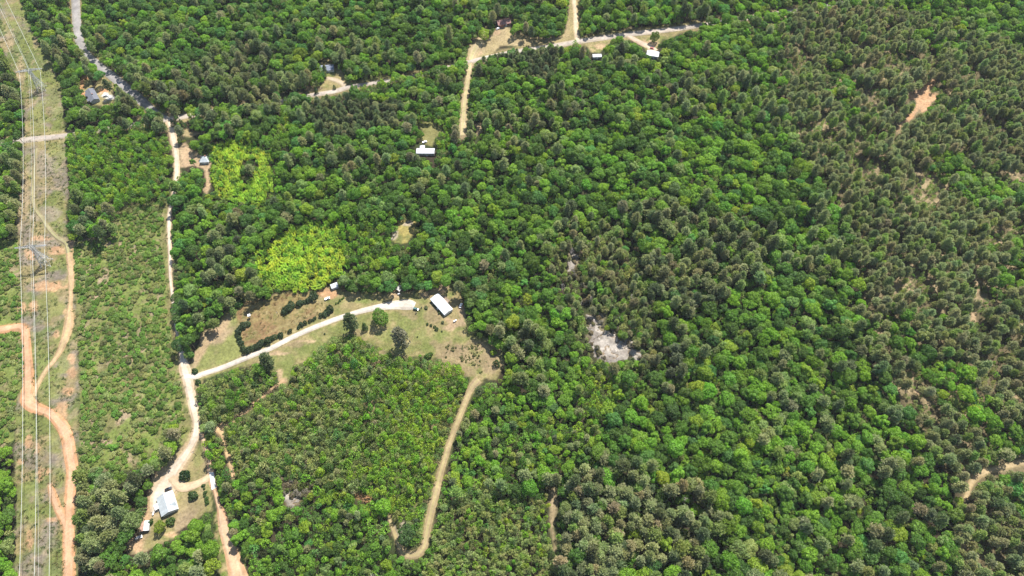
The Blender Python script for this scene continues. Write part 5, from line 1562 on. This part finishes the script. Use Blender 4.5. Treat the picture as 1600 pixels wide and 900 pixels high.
car("parked_car", "black car parked on the pale drive against the pale-roofed house", (257.8, 766.6), (268.2, 761.6), "black", "van")
car("parked_car", "silver car parked on the grass below the rusty-roofed shed", (211, 842), (222, 837.5), "silver", "car")
car("parked_car", "dark green car with pale bonnet parked at the end of the driveway", (645.8, 482), (654, 483.6), "teal", "van")
car("pickup_truck", "white pickup truck parked on the orange soil above the hayfield", (507.5, 467.5), (515, 465), "white", "pickup", "pickup truck")
car("parked_car", "white car parked at the wood's edge right of the white mobile home", (719, 480), (721, 474.5), "white", "car")
car("parked_car", "silver car on the white pad beside the dark-roofed house", (161, 150), (169, 149), "silver", "car")
car("parked_car", "red car parked under trees in the short upper drive", (1016, 74.5), (1022, 76), "red", "car")
car("parked_car", "white car in front of the brown-roofed house", (776.5, 45), (780, 43.5), "white", "car")
car("pickup_truck", "white pickup truck standing above the long white-roofed building", (661.5, 222), (665.5, 221), "white", "pickup", "pickup truck")


def tank(u, v, ang, label, l=2.4, r=.55):
    p = P(u, v); t = empty("fuel_tank", (p[0], p[1], 0), ang, label, "tank")
    b = MB(); n = 10
    for k in range(1): b.tube((-l / 2, 0, r + .25), (l / 2, 0, r + .25), r, n=14)
    for s in (-1, 1): b.tube((s * l / 2, 0, r + .25), (s * (l / 2 + .28), 0, r + .25), r * .97, r * .45, 14)
    b.build("tank_body", M["white"], t)
    for x in (-.7, .7): MB().box(x - .1, -.45, -.2, x + .1, .45, .42).build("foot", M["concrete"], t)
    MB().tube((0, 0, 2 * r + .24), (0, 0, 2 * r + .42), .16, n=8).build("valve_cover", M["galv"], t)


tank(711, 502, .6, "white tank lying on the bare orange ground below the white mobile home")
tank(240, 803, 1.5, "small white tank on the bare soil left of the pale-roofed house", 1.6, .45)
tank(623.5, 460, .3, "small white tank in front of the weathered tin shed", 1.6, .5)
for u, v, lab in ((656, 484.5, "dark wheeled bin right beside the parked dark green car"), (650.2, 489.8, "dark wheeled bin below the parked dark green car"), (658.6, 481, "dark wheeled bin between the green car and a small bush")):
    p = P(u, v); t = empty("wheeled_bin", (p[0], p[1], -.08), .4, lab, "bin", "wheeled bins by the driveway")
    MB().add([(-.3, -.3, .1), (.3, -.3, .1), (.3, .3, .1), (-.3, .3, .1), (-.38, -.38, 1.05), (.38, -.38, 1.05), (.38, .38, 1.05), (-.38, .38, 1.05)], [(3, 2, 1, 0), (4, 5, 6, 7), (0, 1, 5, 4), (1, 2, 6, 5), (2, 3, 7, 6), (3, 0, 4, 7)]).build("bin_body", M["rubber"], t)
    MB().box(-.41, -.42, 1.06, .41, .4, 1.12).build("lid", M["black"], t)
    for s in (-1, 1): MB().tube((s * .2, .36, .12), (s * .3, .36, .12), .13, n=10).build("wheel", M["rubber"], t)
# raised feeder in the hayfield
p = P(391, 496); fd = empty("game_feeder", (p[0], p[1], -.25), .3, "dark box feeder on four legs with a pale lid in the brown hayfield", "feeder")
for x in (-.7, .7):
    for y in (-.7, .7): MB().tube((x * 1.2, y * 1.2, 0), (x * .8, y * .8, 2.2), .06, n=6).build("leg", M["wood"], fd)
MB().box(-.85, -.85, 2.2, .85, .85, 3.7).build("box", M["pole"], fd)
MB().add([(-1.05, -1.05, 3.72), (1.05, -1.05, 3.72), (1.05, 1.05, 3.72), (-1.05, 1.05, 3.72), (0, 0, 4.2)], [(3, 2, 1, 0), (0, 1, 4), (1, 2, 4), (2, 3, 4), (3, 0, 4)]).build("lid", M["trim"], fd)


def utility_pole(u, v, h, ang, label):
    p = P(u, v); t = empty("utility_pole", (p[0], p[1], -.3), ang, label, "utility pole", "wooden utility poles")
    MB().tube((0, 0, 0), (0, 0, h), .17, .12, 8).build("pole", M["pole"], t)
    MB().box(-1.2, -.06, h - .7, 1.2, .06, h - .55).build("crossarm", M["pole"], t)
    for x in (-1.05, 0, 1.05):
        MB().tube((x, 0, h - .55 if x else h), (x, 0, (h - .55 if x else h) + .22), .06, .04, 6).build("insulator", M["glassins"], t)
    MB().tube((.0, -.35, h - 1.9), (0, -.35, h - 1.15), .2, n=10).build("transformer", M["galv"], t)


utility_pole(306.8, 711.5, 8.0, .7, "wooden utility pole in the grass inside the loop drive")
utility_pole(435.7, 493.7, 7.5, .4, "wooden utility pole standing in the brown hayfield")
utility_pole(577, 122, 10, .2, "utility pole on the grass verge right of the curved drive")
utility_pole(1077, 37, 10, .25, "utility pole at the right end of the upper road verge")
utility_pole(998, 46, 10, .2, "utility pole on the upper road verge above the short drive")


# ------------------------------------------------------------------ power line: two lattice towers, three conductor runs and a shield wire
def tower(u, v, ang, label):
    p = P(u, v); t = empty("transmission_tower", (p[0], p[1], -.3), ang, label, "power pylon", "lattice towers of the power line")
    base, waist, hw, ht, arm = 3.6, 1.1, 15.5, 22.5, 11.8
    def corner(sx, sy, z):
        r = base + (waist - base) * min(z / hw, 1)
        return (sx * r, sy * r, z)
    for sx in (-1, 1):
        for sy in (-1, 1):
            lg = MB(); lg.tube(corner(sx, sy, 0), corner(sx, sy, hw), .22, .18, 5).tube(corner(sx, sy, hw), (sx * waist, sy * waist, ht + 1.6), .18, .15, 5)
            l_ = lg.build("leg", M["galv"], t)
            MB().tube(corner(sx, sy, -.1), corner(sx, sy, .45), .45, .4, 8).build("footing", M["concrete"], l_)
    zs = [0.3, 5, 9, 12.5, 15.5, 18, 20.3, 22.5]
    for i in range(len(zs) - 1):
        m = MB(); c4 = [(1, 1), (1, -1), (-1, -1), (-1, 1)]
        for k in range(4):
            a_, b_ = c4[k], c4[(k + 1) % 4]
            m.tube(corner(*a_, zs[i]), corner(*b_, zs[i + 1]), .1, n=4).tube(corner(*b_, zs[i]), corner(*a_, zs[i + 1]), .1, n=4).tube(corner(*a_, zs[i + 1]), corner(*b_, zs[i + 1]), .1, n=4)
        m.build("bracing", M["galv"], t)
    for s in (-1, 1):
        m = MB(); n = 7
        lo = lambda k, y: (s * (waist + (arm - waist) * k / n), y * waist * (1 - k / n * .75), ht)
        hi = lambda k: (s * (waist + (arm - waist) * k / n), 0, ht + 1.6 * (1 - k / n) + .1)
        for y in (-1, 1):
            m.tube(lo(0, y), lo(n, y), .16, n=4)
            for k in range(n):
                m.tube(lo(k, y), hi(k + 1), .09, n=4).tube(hi(k), lo(k, y), .09, n=4)
        for k in range(n): m.tube(lo(k, 1), lo(k + 1, -1), .06, n=4).tube(lo(k + 1, 1), lo(k + 1, -1), .06, n=4)
        m.tube(hi(0), hi(n), .14, n=4)
        m.build("crossarm", M["galv"], t)
    pk = MB()
    for sx in (-1, 1):
        for sy in (-1, 1): pk.tube((sx * waist, sy * waist, ht + 1.6), (2.2, 0, ht + 5.2), .08, n=4)
    pk.build("peak", M["galv"], t)
    R_ = lambda x, y, z: np.array((p[0] + x * math.cos(ang) - y * math.sin(ang), p[1] + x * math.sin(ang) + y * math.cos(ang), z - .3))
    out = []
    for x in (-9.2, 0, 9.2):
        m = MB()
        for k in range(9): m.tube((x, 0, ht - .15 - .2 * k), (x, 0, ht - .25 - .2 * k), .16, .1, 8)
        m.tube((x, 0, ht), (x, 0, ht - 2.1), .04, n=4)
        m.build("insulator", M["glassins"], t)
        out.append(R_(x, 0, ht - 2.1))
    out.append(R_(2.2, 0, ht + 5.2))
    return out


tB = tower(73, 411, .12, "lower lattice power pylon standing beside the orange track")
tA = tower(66, 139, .22, "upper lattice power pylon near the upper left corner")
ends_top = [P(-50, -60, 20), P(-37, -62, 20), P(-23, -64, 20), P(-32, -62, 28)]
ends_bot = [P(27, 985, 18), P(51, 985, 18), P(75, 985, 18), P(60, 985, 26)]


def catenary(a, b, sag, n=26):
    t = np.linspace(0, 1, n)[:, None]
    q = a + (b - a) * t
    q[:, 2] -= sag * 4 * (t * (1 - t))[:, 0]
    return q


for i, (lab, r) in enumerate((("left conductor of the power line running the length of the corridor", .11), ("middle conductor of the power line running the length of the corridor", .11), ("right conductor of the power line running the length of the corridor", .11), ("thin faint shield wire strung over the tops of the pylons", .05))):
    pts = np.concatenate([catenary(ends_top[i], tA[i], 3.0)[:-1], catenary(tA[i], tB[i], 5.0 if i < 3 else 4.0)[:-1], catenary(tB[i], ends_bot[i], 4.5 if i < 3 else 3.5)])
    m = MB()
    n = 6; vs = []; fs = []
    for j, q in enumerate(pts):
        d = Vector(pts[min(j + 1, len(pts) - 1)] - pts[max(j - 1, 0)]).normalized()
        xx = d.cross(Vector((0, 0, 1))).normalized(); yy = xx.cross(d)
        for k in range(n):
            tq = 2 * math.pi * k / n
            vs.append(Vector(q) + (xx * math.cos(tq) + yy * math.sin(tq)) * r)
    for j in range(len(pts) - 1):
        for k in range(n): fs.append((j * n + k, j * n + (k + 1) % n, (j + 1) * n + (k + 1) % n, (j + 1) * n + k))
    o = m.add(vs, fs).build("power_line", M["wire"])
    tag(o, lab, "power line", "wires of the power line")


# ------------------------------------------------------------------ summer air over the whole place
hz = MB().box(-14000, -14000, -2.5, 14000, 14000, 475)
hm = bpy.data.materials.new("summer_haze"); hm.use_nodes = True
for nd in list(hm.node_tree.nodes):
    if nd.type != 'OUTPUT_MATERIAL': hm.node_tree.nodes.remove(nd)
pv = hm.node_tree.nodes.new("ShaderNodeVolumePrincipled")
pv.inputs["Color"].default_value = (0.86, 0.92, 1.0, 1)
pv.inputs["Density"].default_value = 0.000028
hm.node_tree.links.new(pv.outputs[0], [n for n in hm.node_tree.nodes if n.type == 'OUTPUT_MATERIAL'][0].inputs["Volume"])
tag(hz.build("haze", hm), "thin pale summer haze over the woods", kind="stuff")
